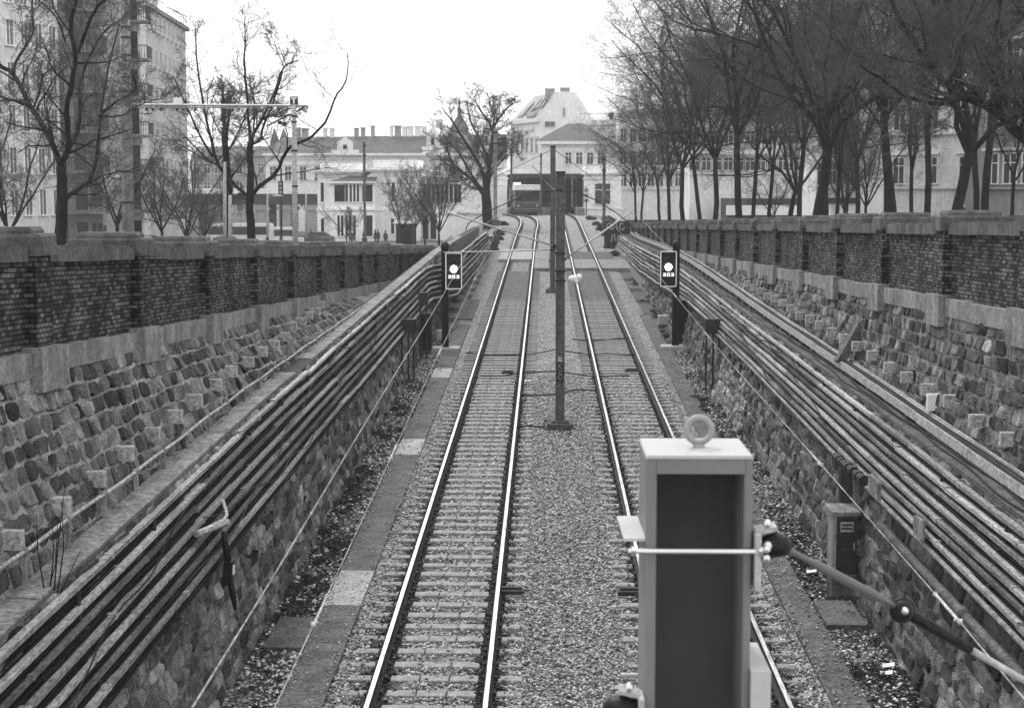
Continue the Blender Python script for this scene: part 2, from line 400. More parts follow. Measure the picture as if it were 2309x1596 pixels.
def samp3(n):
    y = 14 + 40 * rng.random(n) ** 1.3; l = rng.random(n) < .5; e = np.abs(rng.normal(0, .09, n)); sd = rng.random(n) < .5
    x = np.where(l, np.where(sd, -3.45 + e, -2.88 - e), np.where(sd, 3.76 + e, 4.2 - e))
    return np.stack([x, y, -.045 + .0331 * y - .145 + np.zeros(n)], 1)
scatter(2600, samp3, (.012, .03), lambda P: rng.uniform(.3, 1.3, len(P)), 'spilled_gravel', M_rock, 'stray ballast stones spilled onto the edges of the slab paths', .6)
scatter(17000, samp2, (.02, .045), tonef2, 'edge_gravel', M_rock, 'dark dirty gravel and leaf litter along the foot of the cutting walls', .6)

# ------------------------------------------------------------------ rails and sleepers
def sleeper_mesh():
    mb = MB()
    for i in range(3):
        a = -.60 + i * .405
        mb.bev(a, a + .385, -.115, .115, -.10, .0, .012)
    for s in (-1, 1):
        x0, x1 = (.86, 1.2) if s > 0 else (-1.2, -.86)
        mb.bev(x0, x1, -.105, .105, -.10, .0, .015)
        mb.b2(s * .75 - .11, s * .75 + .11, -.11, .11, -.10, -.02, 1)         # oily seat under the rail
        for t in (-.085, .085):
            mb.b2(s * .75 + t - .02, s * .75 + t + .02, -.05, .05, -.021, .03, 1)
    o = mb.build('sleeper', [M_tracksl, M_rust]); return o
proto = sleeper_mesh(); COL.objects.unlink(proto)
def track(fc, label, cx):
    t = thing('railway_track', label, 'railway track', (cx, 12, zt(12)))
    Ys = frange(6, 130, 2) + frange(131, 230, 1.5)
    prof = [(-.03, 0), (.03, 0), (.034, -.012), (.034, -.035), (.010, -.05), (.010, -.13), (.065, -.15), (.065, -.165), (-.065, -.165), (-.065, -.15), (-.010, -.13), (-.010, -.05), (-.034, -.035), (-.034, -.012)]
    for s in (-.752, .752):
        mb = MB(); k = len(prof)
        for Y in Ys: mb.v += [(fc(Y) + s + p[0], Y, zt(Y) + p[1]) for p in prof]
        for i in range(len(Ys) - 1):
            for j in range(k):
                mb.f.append((i * k + j, i * k + (j + 1) % k, (i + 1) * k + (j + 1) % k, (i + 1) * k + j)); mb.m.append(0 if j == 0 else 1)
        mb.build('rail', [M_steel, M_rust], t)
    n = int((92 - Y0S) / SP); rest = MB()
    for i in range(n):
        Y = Y0S + i * SP; X = fc(Y)
        if i < 100:
            o = proto.copy(); COL.objects.link(o); o.parent = t; o.matrix_parent_inverse = Matrix.Translation(-t.location)
            o.location = (X + random.uniform(-.015, .015), Y, zt(Y) - .165 + random.uniform(-.008, .006)); o.rotation_euler = (R(1.9) + R(random.uniform(-.6, .6)), 0, R(random.uniform(-.8, .8)))
        else:
            for a in (-.60, -.195, .21): rest.b2(X + a, X + a + .385, Y - .11, Y + .11, zt(Y) - .26, zt(Y) - .165)
            for a in (-1.2, .86): rest.b2(X + a, X + a + .34, Y - .1, Y + .1, zt(Y) - .26, zt(Y) - .165)
    r = rest.build('far_sleepers', M_tracksl, t); r['kind'] = 'stuff'
    return t
trk_l = track(cl, 'left railway track, shiny rails on pale concrete sleepers, curving left into the station', TL)
trk_r = track(cr, 'right railway track running straight past the right signal, partly behind the near mast', TR)

# ------------------------------------------------------------------ retaining walls of rubble stone
RBL = [(0, 1.75), (14, 1.75), (30, 1.62), (45, 1.42), (60, 1.25), (86, .55), (112, .1)]
RBR = [(0, 1.95), (17, 1.95), (25, 1.85), (39, 1.75), (56, 1.5), (85, .4), (112, -.1)]
def footx(s, Y): return -4.16 - .004 * Y if s < 0 else 5.05 - .003 * Y
def stones(fa, fb, Y0, Y1, rh, wlo, whi, nrm, parent, name, depth=(.02, .06), gap=.02, tones=(.35, 1.5), m=None, jit=.02, minh=.12, tilt=.035):
    """rubble facing between the lines fa(Y) (foot) and fb(Y) (top)"""
    mb = MB(); nrm = Vector(nrm).normalized()
    rows_n = max(1, int(round((fb(Y0) - fa(Y0)).length / rh)))
    # rows run parallel to the top line
    r = 0
    while True:
        off0 = r * rh; any_ = False; Y = Y0 + random.uniform(-.2, 0)
        while Y < Y1:
            wd = random.uniform(wlo, whi); a, b = fa(Y + wd / 2), fb(Y + wd / 2); H = (b - a).length
            if H > minh and off0 < H - .02:
                any_ = True; hh = min(rh, H - off0)
                if hh > .05:
                    def wb(q, yy): return .0 if q == 0 else .014 * math.sin(yy * 1.3 + q * 2.1) + .012 * math.sin(yy * 4.3 + q * 1.3)
                    def P(u, v, d):
                        yy = Y + gap / 2 + u * (wd - gap); A, B = fa(yy), fb(yy)
                        ta = (off0 + wb(r, yy) + gap / 2) / H; tb_ = (off0 + hh + wb(r + 1, yy) - gap / 2) / H
                        return B.lerp(A, ta + (tb_ - ta) * v) + nrm * d
                    dp = random.uniform(*depth); j = lambda k=1.0: random.uniform(-jit, jit) * k
                    ca, cb_, cc, cd = [random.uniform(.05, .3) for _ in range(4)]
                    rim = [(0, ca), (0, 1 - cb_), (cb_, 1), (1 - cc, 1), (1, 1 - cc), (1, cd), (1 - cd, 0), (ca, 0)]
                    rim = [(min(1.0, max(.0, u + j())), min(1.0, max(.0, v + j(1.5)))) for u, v in rim]
                    tu, tv = random.uniform(-1, 1) * tilt, random.uniform(-1, 1) * tilt
                    vs = [P(u, v, -.015) for u, v in rim]
                    vs += [P(.5 + (u - .5) * .9, .5 + (v - .5) * .84, max(.002, dp + tu * (u - .5) + tv * (v - .5))) for u, v in rim]
                    vs.append(P(.5 + random.uniform(-.25, .25), .5 + random.uniform(-.25, .25), dp + random.uniform(.0, .018)))
                    fs = [(i, (i + 1) % 8, 8 + (i + 1) % 8, 8 + i) for i in range(8)] + [(8 + i, 8 + (i + 1) % 8, 16) for i in range(8)]
                    mb.add(vs, fs, 0, random.uniform(*tones) * (random.uniform(.35, .7) if random.random() < .3 else 1))
            Y += wd
        r += 1
        if not any_ or r > 40: break
    return mb.build(name, m or M_stone, parent, tone=True)
def ruled(fa, fb, Y0, Y1, mt, parent, name, step=1.0, flip=False):
    mb = MB(); mb.grid([[fa(Y), fa(Y).lerp(fb(Y), .5), fb(Y)] for Y in frange(Y0, Y1, step)])
    return mb.build(name, mt, parent)
def sbox(mb, x0, x1, y0, y1, lo, hi, mi=0, tone=1.0, ch=0):
    n_ = [(x0, y0, lo(y0)), (x1, y0, lo(y0)), (x1, y1, lo(y1)), (x0, y1, lo(y1)), (x0, y0, hi(y0)), (x1, y0, hi(y0)), (x1, y1, hi(y1)), (x0, y1, hi(y1))]
    mb.add(n_, [(0, 3, 2, 1), (4, 5, 6, 7), (0, 1, 5, 4), (1, 2, 6, 5), (2, 3, 7, 6), (3, 0, 4, 7)], mi, tone)

def cutting_side(s):
    L = s < 0; side = 'left' if L else 'right'
    sh = shl if L else shr; base = base_l if L else base_r
    Yend = 112
    # lower wall
    wt = -4.66 if L else 5.42
    fa = lambda Y: Vector((footx(s, Y), Y, zt(Y) - .35)); fb = lambda Y: Vector((wt - s * .04, Y, sh(Y) - .021))
    lw = thing('retaining_wall', f'low battered rubble stone wall beside the {side} track, carrying the cable rack', 'stone wall', (wt, 30, zt(30)))
    back = lambda f: (lambda Y: f(Y) + Vector((s * .0, 0, 0)))
    ruled(fa, fb, 9, Yend, M_mortar_d, lw, 'mortar_bed')
    stones(fa, fb, 9, 80, .21, .28, .66, (-s, 0, .15), lw, 'stone_facing', (.004, .05), .008, (.4, 1.9) if L else (.3, 1.45), jit=.05, tilt=.06)
    if not L:                                                   # patch of pale bare stones below the cable bracket
        fa2 = lambda Y: Vector((footx(s, Y) - .03, Y, zt(Y) - .2)); fb2 = lambda Y: Vector((wt - .12, Y, sh(Y) - 1.15))
        stones(fa2, fb2, 40, 46, .2, .2, .42, (-1, 0, .15), lw, 'pale_stone_patch', (.05, .10), .02, (1.3, 2.6), jit=.06)
    # walkway on top
    wk = MB()
    x1 = -5.05 if L else 5.97
    wk.grid([[(wt - s * .06, Y, sh(Y) - .02), (x1, Y, sh(Y) - .02)] for Y in frange(9, Yend, 2)])
    o = wk.build('walkway', M_soil); struct(o)
    ed = MB(); Y = 9.0
    while Y < (88 if L else 100):
        ln = random.uniform(1.6, 2.6)
        if not (L and 27.5 < Y < 31.5):
            xa, xb = (wt - .30, wt + .03) if L else (wt - .03, wt + .24)
            sbox(ed, xa, xb, Y + .01, Y + ln - .01, lambda y: sh(y) - .09, lambda y: sh(y) + random.uniform(.0, .012))
        Y += ln
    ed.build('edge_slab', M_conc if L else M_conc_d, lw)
    # upper wall under the parapet
    ya, yb = 9, (45 if L else 72)
    k_ = KL if L else KR
    xf = -4.98 if L else 5.92; xt = -5.52 if L else 6.12
    uw = thing('retaining_wall', f'upper rubble stone slope with pale mortar under the {side} brick parapet', 'stone wall', (xf, 30, sh(30)))
    ga = lambda Y: Vector((xf, Y, min(sh(Y) - .05, base(Y) - .4))); gb = lambda Y: Vector((xt, Y, base(Y) - .24))
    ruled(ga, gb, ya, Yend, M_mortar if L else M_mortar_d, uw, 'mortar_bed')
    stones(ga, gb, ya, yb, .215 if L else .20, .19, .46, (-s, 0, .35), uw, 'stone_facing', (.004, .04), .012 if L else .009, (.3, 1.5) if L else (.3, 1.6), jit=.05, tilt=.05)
    if not L:
        for (yy, ln, zz) in ((30.6, .9, 0),):
            sl_ = MB(); c = ga(yy).lerp(gb(yy), .45); sl_.box(c + Vector((-.12, 0, 0)), (.16, .38, 1.05), 0, rx=R(-6), ry=R(30))
            sl_.build('leaning_slab', M_conc_d, uw)
    # pads behind the rail
    Yp = 13.2
    i = 0
    while Yp < (40 if L else 48):
        pb = MB(); z = sh(Yp) + (.46 if L else .5) + random.uniform(-.04, .04)
        k = (z - ga(Yp).z) / max(.1, (gb(Yp).z - ga(Yp).z)); X = xf + (xt - xf) * max(0, min(1, k))
        xi = X - s * .17; pb.bev(min(X, xi) - .03, max(X, xi) + .03, Yp - .06, Yp + .06, z - .09, z + .09, .008)
        o = pb.build('concrete_block', M_conc_l, uw); Yp += 1.42 + random.uniform(-.12, .12); i += 1
    # parapet
    X = -5.6 if L else 6.2
    pp = thing('brick_parapet', f'dark brick parapet with stone coping and piers along the {side} side of the cutting', 'brick wall', (X, 30, base(30)))
    bx = lambda a, b: (X + s * a, X + s * b)                     # a,b measured outwards from the face
    mbk = M_brickl if L else M_brickr
    py = [((24.5 if L else 27.7) + 5.03 * k) * k_ for k in range(-3, 22)]
    py = [y for y in py if y < (107 if L else 117)]
    pan = MB(); a, b = bx(0, .45)
    ysp = [py[0] - 5] + py
    for y0, y1 in zip(ysp[:-1], ysp[1:]):
        sbox(pan, a, b, y0, y1, lambda y: base(y) - .02, lambda y: base(y) + .99)
    pan.build('brick_panel', mbk, pp)
    for i, y in enumerate(py):
        h = random.uniform(-.015, .05)
        m_ = MB(); a, b = bx(-.13, .56); sbox(m_, a, b, y, y + .54, lambda q: base(q) - .02, lambda q: base(q) + 1.02 + h); m_.build('pier', mbk, pp)
        m_ = MB(); a, b = bx(-.19, .84); zc = base(y)
        m_.bev(min(a, b), max(a, b), y - .06, y + .60, zc + 1.00 + h, zc + 1.235 + h, .03)
        a, b = bx(-.08, .76); m_.bev(min(a, b), max(a, b), y + .02, y + .52, zc + 1.23 + h, zc + 1.31 + h, .04)
        m_.build('pier_cap', M_cop, pp)
    for y0, y1 in zip(py[:-1], py[1:]):
        m_ = MB(); a, b = bx(-.08, .58); q = y0 + .61
        ns = 3
        for k in range(ns):
            ya_, yb_ = q + (y1 - .07 - q) * k / ns, q + (y1 - .07 - q) * (k + 1) / ns
            dz = random.uniform(-.008, .008)
            sbox(m_, a, b, ya_ + .005, yb_ - .005, lambda t: base(t) + .965 + dz, lambda t: base(t) + 1.13 + dz)
            a2, b2_ = bx(-.03, .5); sbox(m_, a2, b2_, ya_ + .02, yb_ - .02, lambda t: base(t) + 1.12, lambda t: base(t) + 1.155 + dz)
        m_.build('coping', M_cop, pp)
        m_ = MB(); a, b = bx(-.12, .35)
        for k in range(3):
            ya_, yb_ = y0 + .72 + (y1 - .16 - y0 - .72) * k / 3, y0 + .72 + (y1 - .16 - y0 - .72) * (k + 1) / 3
            dz = random.uniform(-.012, .012)
            sbox(m_, a, b, ya_ + .004, yb_ - .004, lambda t: base(t) - .27 + dz, lambda t: base(t) + .0 + dz)
        m_.build('plinth', M_plinth, pp)
        if y0 < 90:
            m_ = MB(); a, b = bx(-.22, .25); sbox(m_, a, b, y0 - .15, y0 + .71, lambda t: base(t) - .43, lambda t: base(t) + .05); m_.build('plinth_block', M_plinth, pp)
    return lw
cutting_side(-1); cutting_side(1)

# ------------------------------------------------------------------ cable racks
ORD = ['topmost', 'second', 'third', 'fourth', 'fifth', 'sixth', 'lowest']
def rackpos(s, t, Y, out=0.0):
    """t=0 bottom, 1 top"""
    if s < 0:
        j = min(1, max(0, (Y - 60) / 7)); j = j * j * (3 - 2 * j)
        x = -4.34 - .22 * t + .62 * j; zb = zt(Y) + ip(Y, RBL) - .25 * j; z1 = shl(Y) - .10 - .15 * j
        if Y > 85: x -= 0
    else:
        j = min(1, max(0, (Y - 62) / 6)); x = 5.10 + .22 * t - .12 * j; zb = zt(Y) + ip(Y, RBR); z1 = shr(Y) - .10
    return Vector((x + (-s) * out, Y, zb + (z1 - zb) * t))
for s in (-1, 1):
    L = s < 0; side = 'left' if L else 'right'
    rk = thing('cable_rack', f'steel rack of long cable trays fixed to the {side} wall of the cutting', 'cable rack', rackpos(s, 0, 30))
    Yb = 15.0
    while Yb < 108:
        a, b = rackpos(s, -.05, Yb, -.05), rackpos(s, .97, Yb, -.05)
        m_ = MB(); m_.box((a + b) / 2, (.03, .05, (b - a).length), ry=0); 
        for i in range(7):
            p = rackpos(s, i / 6, Yb, .0); m_.box(p - Vector((0, 0, .035)), (.17, .04, .025))
        m_.build('bracket', M_iron, rk); Yb += 3.0
    for c in range(5):
        m_ = MB(); ph = random.random() * 6; y0 = random.uniform(12, 40); y1 = y0 + random.uniform(8, 22)
        m_.tube([rackpos(s, min(1.02, max(.02, .5 + .42 * math.sin((yy - y0) * .22 + ph) + .05 * math.sin(yy * 1.7))), yy, .09 + .02 * math.sin(yy * 2.3)) for yy in frange(y0, y1, .5)], random.choice((.010, .014)), 5)
        tag(m_.build('draped_cable', M_rubber if c % 2 else M_iron), f'{("longest", "second", "third", "fourth", "fifth")[c]} thin black cable draped loosely over the trays of the {side} rack', 'cable', f'cables draped over the {side} rack')
    for i in range(7):
        t = 1 - i / 6; m_ = MB(); Y = 9.0 + random.random(); prev = random.uniform(-.012, .012)
        wd = (.085, .10, .05, .09, .085, .05, .08)[i]
        while Y < (108 if L else 112):
            ln = random.uniform(2.6, 4.4)
            d0 = prev if random.random() < .6 else random.uniform(-.025, .025); d1 = random.uniform(-.02, .02); prev = d1
            if True:
                k = 1 if Y < 55 else 2
                sub = frange(Y, Y + ln, ln / k); rows = []
                for q, yy in enumerate(sub):
                    u = q / (len(sub) - 1); p = rackpos(s, t, yy, .03) + Vector((0, 0, d0 + (d1 - d0) * u))
                    rows.append([p + Vector((-wd / 2, 0, -.028)), p + Vector((-wd / 2, 0, .022)), p + Vector((wd / 2, 0, .022)), p + Vector((wd / 2, 0, -.028)), p + Vector((-wd / 2, 0, -.028))])
                tn = random.uniform(.45, 1.15); m_.grid(rows, 0, tn); m_.add(rows[0][:4], [(3, 2, 1, 0)]); m_.add(rows[-1][:4], [(0, 1, 2, 3)])
                m_.box(rackpos(s, t, Y, .03) + Vector((0, 0, d0)), (wd + .014, .08, .058))
            Y += ln
        m_.build('cable_tray', M_tray if i not in (2, 5) else M_tray2, rk, tone=True)
        if i < 7:
            cb = MB()
            for c in range(8):
                ph = random.random() * 6; pts = []
                for yy in frange(9, 108, .75):
                    p = rackpos(s, t, yy, random.uniform(-.004, .004) + (-.05 + .028 * (c % 4))) + Vector((0, 0, -.05 - .016 * c + .022 * math.sin(yy * 1.3 + ph + c) * math.sin(yy * .31 + ph)))
                    pts.append(p)
                cb.tube(pts, .018 if c % 3 else .012, 5)
            o = cb.build('cable_bundle', M_rubber)
            tag(o, f'bundle of black cables sagging under the {ORD[i]} tray of the {side} cable rack', 'cable', 'cable bundles along the cutting walls')
# loose bent cable and its cover on the left rack
m_ = MB(); p = at(500, 1160, 21.4)
c0 = at(498, 1130, 20.9)
m_.tube([at(503, 1128, 20.8), at(512, 1160, 20.4), at(505, 1172, 20.2), at(480, 1183, 19.9), at(455, 1196, 19.6)], .022, 8)
tag(m_.build('bent_cable', M_conc_l, smooth=True), 'pale cable curving out of the left rack above the black wall box', 'cable')
m_ = MB(); m_.tube([at(512, 1176, 20.3), at(443, 1204, 19.4)], .045, 6)
tag(m_.build('cable_cover', M_tray, tone=True), 'loose slanting cable cover lying across the left rack trays', 'cable cover')

# rail with posts along the left walkway, trough along the right
m_ = MB()
hr = thing('pipe_railing', 'low steel pipe rail on short posts along the left walkway', 'railing', (-5.1, 30, shl(30)))
def hz(Y): return zt(Y) + ip(Y, [(0, 2.92), (14, 2.92), (19, 2.83), (25, 2.80), (34, 2.66), (46, 2.45), (59, 2.2), (80, 2.3)]) + .33 * (1 - min(1, max(0, (Y - 14) / 70)))
def hx(Y): return -4.92 - .0 * Y
pts = [(hx(Y), Y, hz(Y) + .01 * math.sin(Y * 2)) for Y in frange(10, 84, .7)]
m_.tube(pts, .022, 7); m_.build('rail_pipe', M_conc_l, hr, smooth=True)
Y = 10.6
while Y < 84:
    q = MB(); z0 = shl(Y) - .02; q.box((hx(Y), Y, (z0 + hz(Y)) / 2), (.045, .045, hz(Y) - z0)); q.box((hx(Y), Y, hz(Y)), (.06, .07, .06)); q.build('post', M_conc, hr); Y += 1.38
tr = thing('cable_trough', 'pale raised cable trough on short posts along the right walkway', 'cable trough', (5.75, 30, shr(30)))
def tz(Y): return shr(Y) + ip(Y, [(0, .12), (20, .14), (45, .22), (70, .3), (110, .28)])
m_ = MB(); Ys = frange(9, 106, 3.0)
for y0, y1 in zip(Ys[:-1], Ys[1:]):
    dz = random.uniform(-.012, .012)
    for (xa, xb, ha, hb) in ((5.64, 5.86, -.0, .02), (5.62, 5.645, -.09, .05), (5.855, 5.88, -.09, .05)):
        sbox(m_, xa, xb, y0 + .006, y1 - .006, lambda y: tz(y) + ha + dz, lambda y: tz(y) + hb + dz)
m_.build('trough', M_conc_l, tr)
Y = 10
while Y < 106:
    q = MB(); z0 = shr(Y) - .02
    q.b2(5.66, 5.70, Y, Y + .05, z0, tz(Y)); q.b2(5.80, 5.84, Y, Y + .05, z0, tz(Y)); q.build('post', M_conc_l, tr); Y += 1.5
m_ = MB()
for c in range(2):
    m_.tube([(5.69 + .06 * c + .012 * math.sin(Y * .9 + c * 2), Y, tz(Y) + .055) for Y in frange(9, 106, 1)], .017, 6)
tag(m_.build('cable', M_rubber), 'pair of black cables lying in the pale trough on the right walkway', 'cable')
for c in range(4):
    m_ = MB(); ph = c * 1.7; m_.tube([(5.5 + .07 * c + .05 * math.sin(Y * .6 + ph) + .03 * math.sin(Y * 1.9 + ph), Y, shr(Y) + .02 + .02 * (c % 2)) for Y in frange(9, 70, .6)], .014, 5)
    tag(m_.build('loose_cable', M_rubber), ('loose black cable lying nearest the rack on the right walkway', 'second loose black cable from the rack on the right walkway', 'third loose black cable from the rack on the right walkway', 'loose black cable lying nearest the trough on the right walkway')[c], 'cable', 'loose cables on the right walkway')
# pipes low on the right wall
m_ = MB(); m_.tube([Vector((5.02, Y, zt(Y) + ip(Y, RBR) - .12)) for Y in frange(9, 47, 1)], .035, 8)
tag(m_.build('pipe', M_conc, smooth=True), 'slender grey pipe running just below the right cable rack', 'pipe')
m_ = MB(); pp_ = [Vector((4.96, Y, zt(Y) + 1.62 - .015 * (Y - 12))) for Y in frange(9, 23.4, 1.2)]
m_.tube(pp_, .06, 10); 
for Y in (14, 18.5): m_.tube([Vector((4.96, Y, zt(Y) + 1.62 - .015 * (Y - 12))), Vector((4.96, Y + .25, zt(Y) + 1.625 - .015 * (Y - 12)))], .075, 10)
tag(m_.build('pipe', M_conc_d, smooth=True), 'thick dark pipe on the right wall below the slender one', 'pipe')
m_ = MB(); q0 = at(1885, 1030, 24.6); q1 = at(1950, 1085, 23.2)
for k in range(12):
    a = q0.lerp(q1, k / 12); b = q0.lerp(q1, (k + .8) / 12)
    if k not in (3, 4, 8): m_.tube([a, b], .085 if k % 2 else .07, 10)
m_.tube([q0, q1], .055, 10); tag(m_.build('ribbed_pipe', M_iron), 'black ribbed pipe coupling on the right wall above the cabinet', 'pipe')
m_ = MB(); q = at(1972, 1098, 22.6); m_.box(q, (.06, .62, .26), rz=0, rx=R(2)); tag(m_.build('junction_box', M_conc), 'flat grey junction box on the right wall just past the black ribbed pipe', 'junction box')
m_ = MB(); q = at(2015, 1172, 21.4); m_.box((4.95, 20.9, q.z), (.03, .55, .26), rx=R(-4)); tag(m_.build('hanging_plate', M_conc), 'grey metal plate hanging on the right wall beside the cabinet', 'plate')

# ------------------------------------------------------------------ slabs beside the tracks, crossing, litter, weeds
wk = thing('slab_path', 'dark flat slab path beside the left track with a few pale slabs', 'path', (-3.2, 20, zt(20)))
Y = 12.0; k = 0
while Y < 74:
    ln = random.uniform(1.9, 2.2)
    if not 62 < Y < 64:
        xo = -.0035 * (Y - 20)
        pale = (24.9 < Y + ln / 2 < 26.9) or (35.8 < Y + ln / 2 < 38) or (50 < Y + ln / 2 < 52)
        m_ = MB(); sbox(m_, -3.45 + xo, -2.88 + xo, Y, Y + ln - .01, lambda y: zt(y) - .3, lambda y: zt(y) - .15)
        m_.build('pale_slab' if pale else 'slab', M_walkl if pale else M_walk, wk)
    Y += ln
m_ = MB(); sbox(m_, -4.05, -3.46, 22.4, 23.9, lambda y: zt(y) - .3, lambda y: zt(y) - .14)
tag(m_.build('cover_plate', M_walk), 'dark square cover plate between the left slab path and the wall', 'cover plate')
wk = thing('slab_path', 'dark worn slab path along the foot of the right wall', 'path', (4, 20, zt(20)))
Y = 12.0
while Y < 66:
    ln = random.uniform(1.9, 2.2); m_ = MB(); xo = .006 * (Y - 20); sbox(m_, 3.74 + xo, 4.2 + xo, Y, Y + ln - .01, lambda y: zt(y) - .3, lambda y: zt(y) - .165); m_.build('slab', M_walk, wk); Y += ln
m_ = MB(); q = at(1890, 1385, 24.4); sbox(m_, 4.25, 4.85, 23.6, 24.9, lambda y: zt(y) - .3, lambda y: zt(y) - .13); tag(m_.build('cover_plate', M_walk), 'dark cover plate on the litter beside the right cabinet', 'cover plate')
cr_ = thing('track_crossing', 'raised pale concrete deck crossing both tracks near the far end of the cutting', 'crossing', (.3, 92, zt(92)))
def slab(x0, x1, y0, y1, m=M_walkl, h=.16):
    q = MB(); sbox(q, x0, x1, y0, y1, lambda y: zt(y) - .3, lambda y: zt(y) - .17 + h); q.build('deck_slab', m, cr_)
slab(-2.9, -2.35, 98.5, 108); slab(-2.15, -.85, 98.5, 108); slab(-.65, .25, 98.5, 108, M_conc)
slab(-.65, .2, 91.5, 98.4, M_conc); slab(.55, 1.5, 91.5, 98.4, M_conc); slab(1.72, 3.0, 91.5, 98.4, M_conc); slab(3.25, 5.0, 91.5, 98.4, M_conc)
slab(1.72, 3.0, 98.6, 106, M_conc_d, .12); slab(3.25, 4.3, 98.6, 106, M_conc_d, .12)
for (x, y, Y, lab) in ((1905, 1362, 25, 'pale scrap of paper on the slab near the right cabinet'), (2003, 1502, 21.6, 'larger white paper scrap in the dirt by the right wall'),
                       (1998, 1520, 21.4, 'small white paper scrap beside the larger one by the right wall'), (1830, 1290, 27, 'white scrap lying between the right slab path and the cabinet'),
                       (1190, 860, 45.5, 'white scrap on the ballast between the two tracks')):
    t_ = (-.2 + zt(Y))
    r = at(x, y, 1); d = (r - CAM); k = (7 - (-.045 - .17)) / (-(d.z) + .0331 * d.y); P = CAM + d * k
    q = MB(); q.add([P + Vector(v) for v in ((-.09, -.05, 0), (.07, -.07, .03), (.1, .05, .05), (.0, .09, .02), (-.08, .04, .04))], [(0, 1, 2, 3, 4)])
    tag(q.build('paper_scrap', M_paper), lab, 'litter')
def leafy(n, centres, name, lab, cat, size=(.02, .05)):
    V = []; 
    C_ = np.array([c[:3] for c in centres]); Rr = np.array([c[3] for c in centres])
    i = rng.integers(0, len(centres), n); d = rng.normal(0, 1, (n, 3)); d /= np.linalg.norm(d, axis=1)[:, None]
    d[:, 2] = np.abs(d[:, 2]) * .7; P = C_[i] + d * (Rr[i] * rng.random(n) ** .4)[:, None]
    P[:, 1] += rng.normal(0, 1, n) * Rr[i] * .8
    a = rng.normal(0, 1, (n, 3)); a /= np.linalg.norm(a, axis=1)[:, None]; b = np.cross(a, rng.normal(0, 1, (n, 3))); b /= np.linalg.norm(b, axis=1)[:, None]
    s_ = rng.uniform(size[0], size[1], n)[:, None]
    V = np.stack([P - a * s_, P + b * s_ * .6, P + a * s_, P - b * s_ * .6], 1).reshape(-1, 3)
    o = npmesh(name, V, np.arange(n * 4).reshape(-1, 4), M_weed); return stuff(o, lab, cat)
cen = [(-3.9 + random.gauss(0, .17) - .006 * (Y - 20), Y, zt(Y) - .22, random.uniform(.03, .15)) for Y in [random.choice((25.5, 28.6, 31.5, 33.4, 36, 39.5, 43)) + random.gauss(0, .8) for _ in range(75)]]
cen += [(-4.2, Y, zt(Y) - .2, .2) for Y in (70, 74, 78, 80, 84, 88, 91, 95)]
leafy(17000, cen, 'weeds', 'dark low weeds growing between the left slab path and the wall', 'weeds')
cen = [(4.65 + random.gauss(0, .16), Y, zt(Y) - .22, random.uniform(.04, .16)) for Y in [random.choice((22, 25, 28.5, 32, 35, 38, 45, 62, 68, 75, 84)) + random.gauss(0, 1.2) for _ in range(80)]]
leafy(16000, cen, 'weeds', 'dark weeds and leaf litter at the foot of the right wall', 'weeds')
cen = [(random.uniform(-4.6, -3.4), random.uniform(108, 150), 0, .35) for _ in range(26)]; cen = [(x, Y, zt(Y) - .2, r) for x, Y, _, r in cen]
leafy(12000, cen, 'scrub', 'dry scrub on the bank left of the far tracks', 'scrub', (.04, .1))
cen = [(random.uniform(4.4, 6.6), random.uniform(104, 165), 0, .4) for _ in range(34)]; cen = [(x, Y, zt(Y) - .2, r) for x, Y, _, r in cen]
leafy(15000, cen, 'scrub', 'dry scrub on the bank right of the far tracks, around the painted wall', 'scrub', (.04, .1))
# bare stems in front of the left wall
m_ = MB()
for (x0, y0, x1, y1) in ((60, 1390, 42, 1250), (98, 1370, 130, 1180), (108, 1370, 118, 1150), (120, 1360, 146, 1100), (128, 1350, 140, 1130), (126, 1360, 182, 1240), (100, 1330, 82, 1160)):
    a = at(x0, y0, 14.6); b = at(x1, y1, 14.9 + random.random() * .2); mid = a.lerp(b, .5) + Vector((random.uniform(-.04, .04), .03, 0))
    m_.tube([a, mid, b], [.008, .006, .003], 5)
tag(m_.build('bare_shrub', M_bark, smooth=True), 'thin bare shrub stems standing behind the left pipe rail', 'shrub')
# cables crossing the ballast
def ground_pt(x, y, off=-.16):
    d = at(x, y, 1) - CAM; k = (7 - (-.045 + off)) / (-d.z + .0331 * d.y); return CAM + d * k
for pts, lab in (([(1085, 848), (1130, 850), (1180, 842), (1255, 838), (1300, 845), (1340, 848), (1420, 850)], 'black cable looping over both tracks beyond the middle mast'),
                 ([(1050, 798), (1100, 803), (1160, 801), (1210, 797), (1250, 790), (1290, 795), (1330, 803), (1370, 800), (1440, 800)], 'dark cable across both tracks level with the signals'),
                 ([(1165, 889), (1200, 893), (1250, 889), (1300, 880), (1345, 880)], 'black cable between the two tracks just behind the middle mast'),
                 ([(1160, 966), (1190, 963), (1225, 967), (1228, 950), (1250, 950)], 'thin cable leading from the left track to the foot of the middle mast'),
                 ([(1290, 765), (1330, 768), (1380, 766), (1430, 764)], 'dark cable crossing the right track beyond the signals')):
    q = MB(); P = [ground_pt(x, y, -.13) + Vector((0, 0, random.uniform(-.02, .05))) for x, y in pts]; q.tube(P, .022, 6)
    tag(q.build('ground_cable', M_rubber, smooth=True), lab, 'cable')
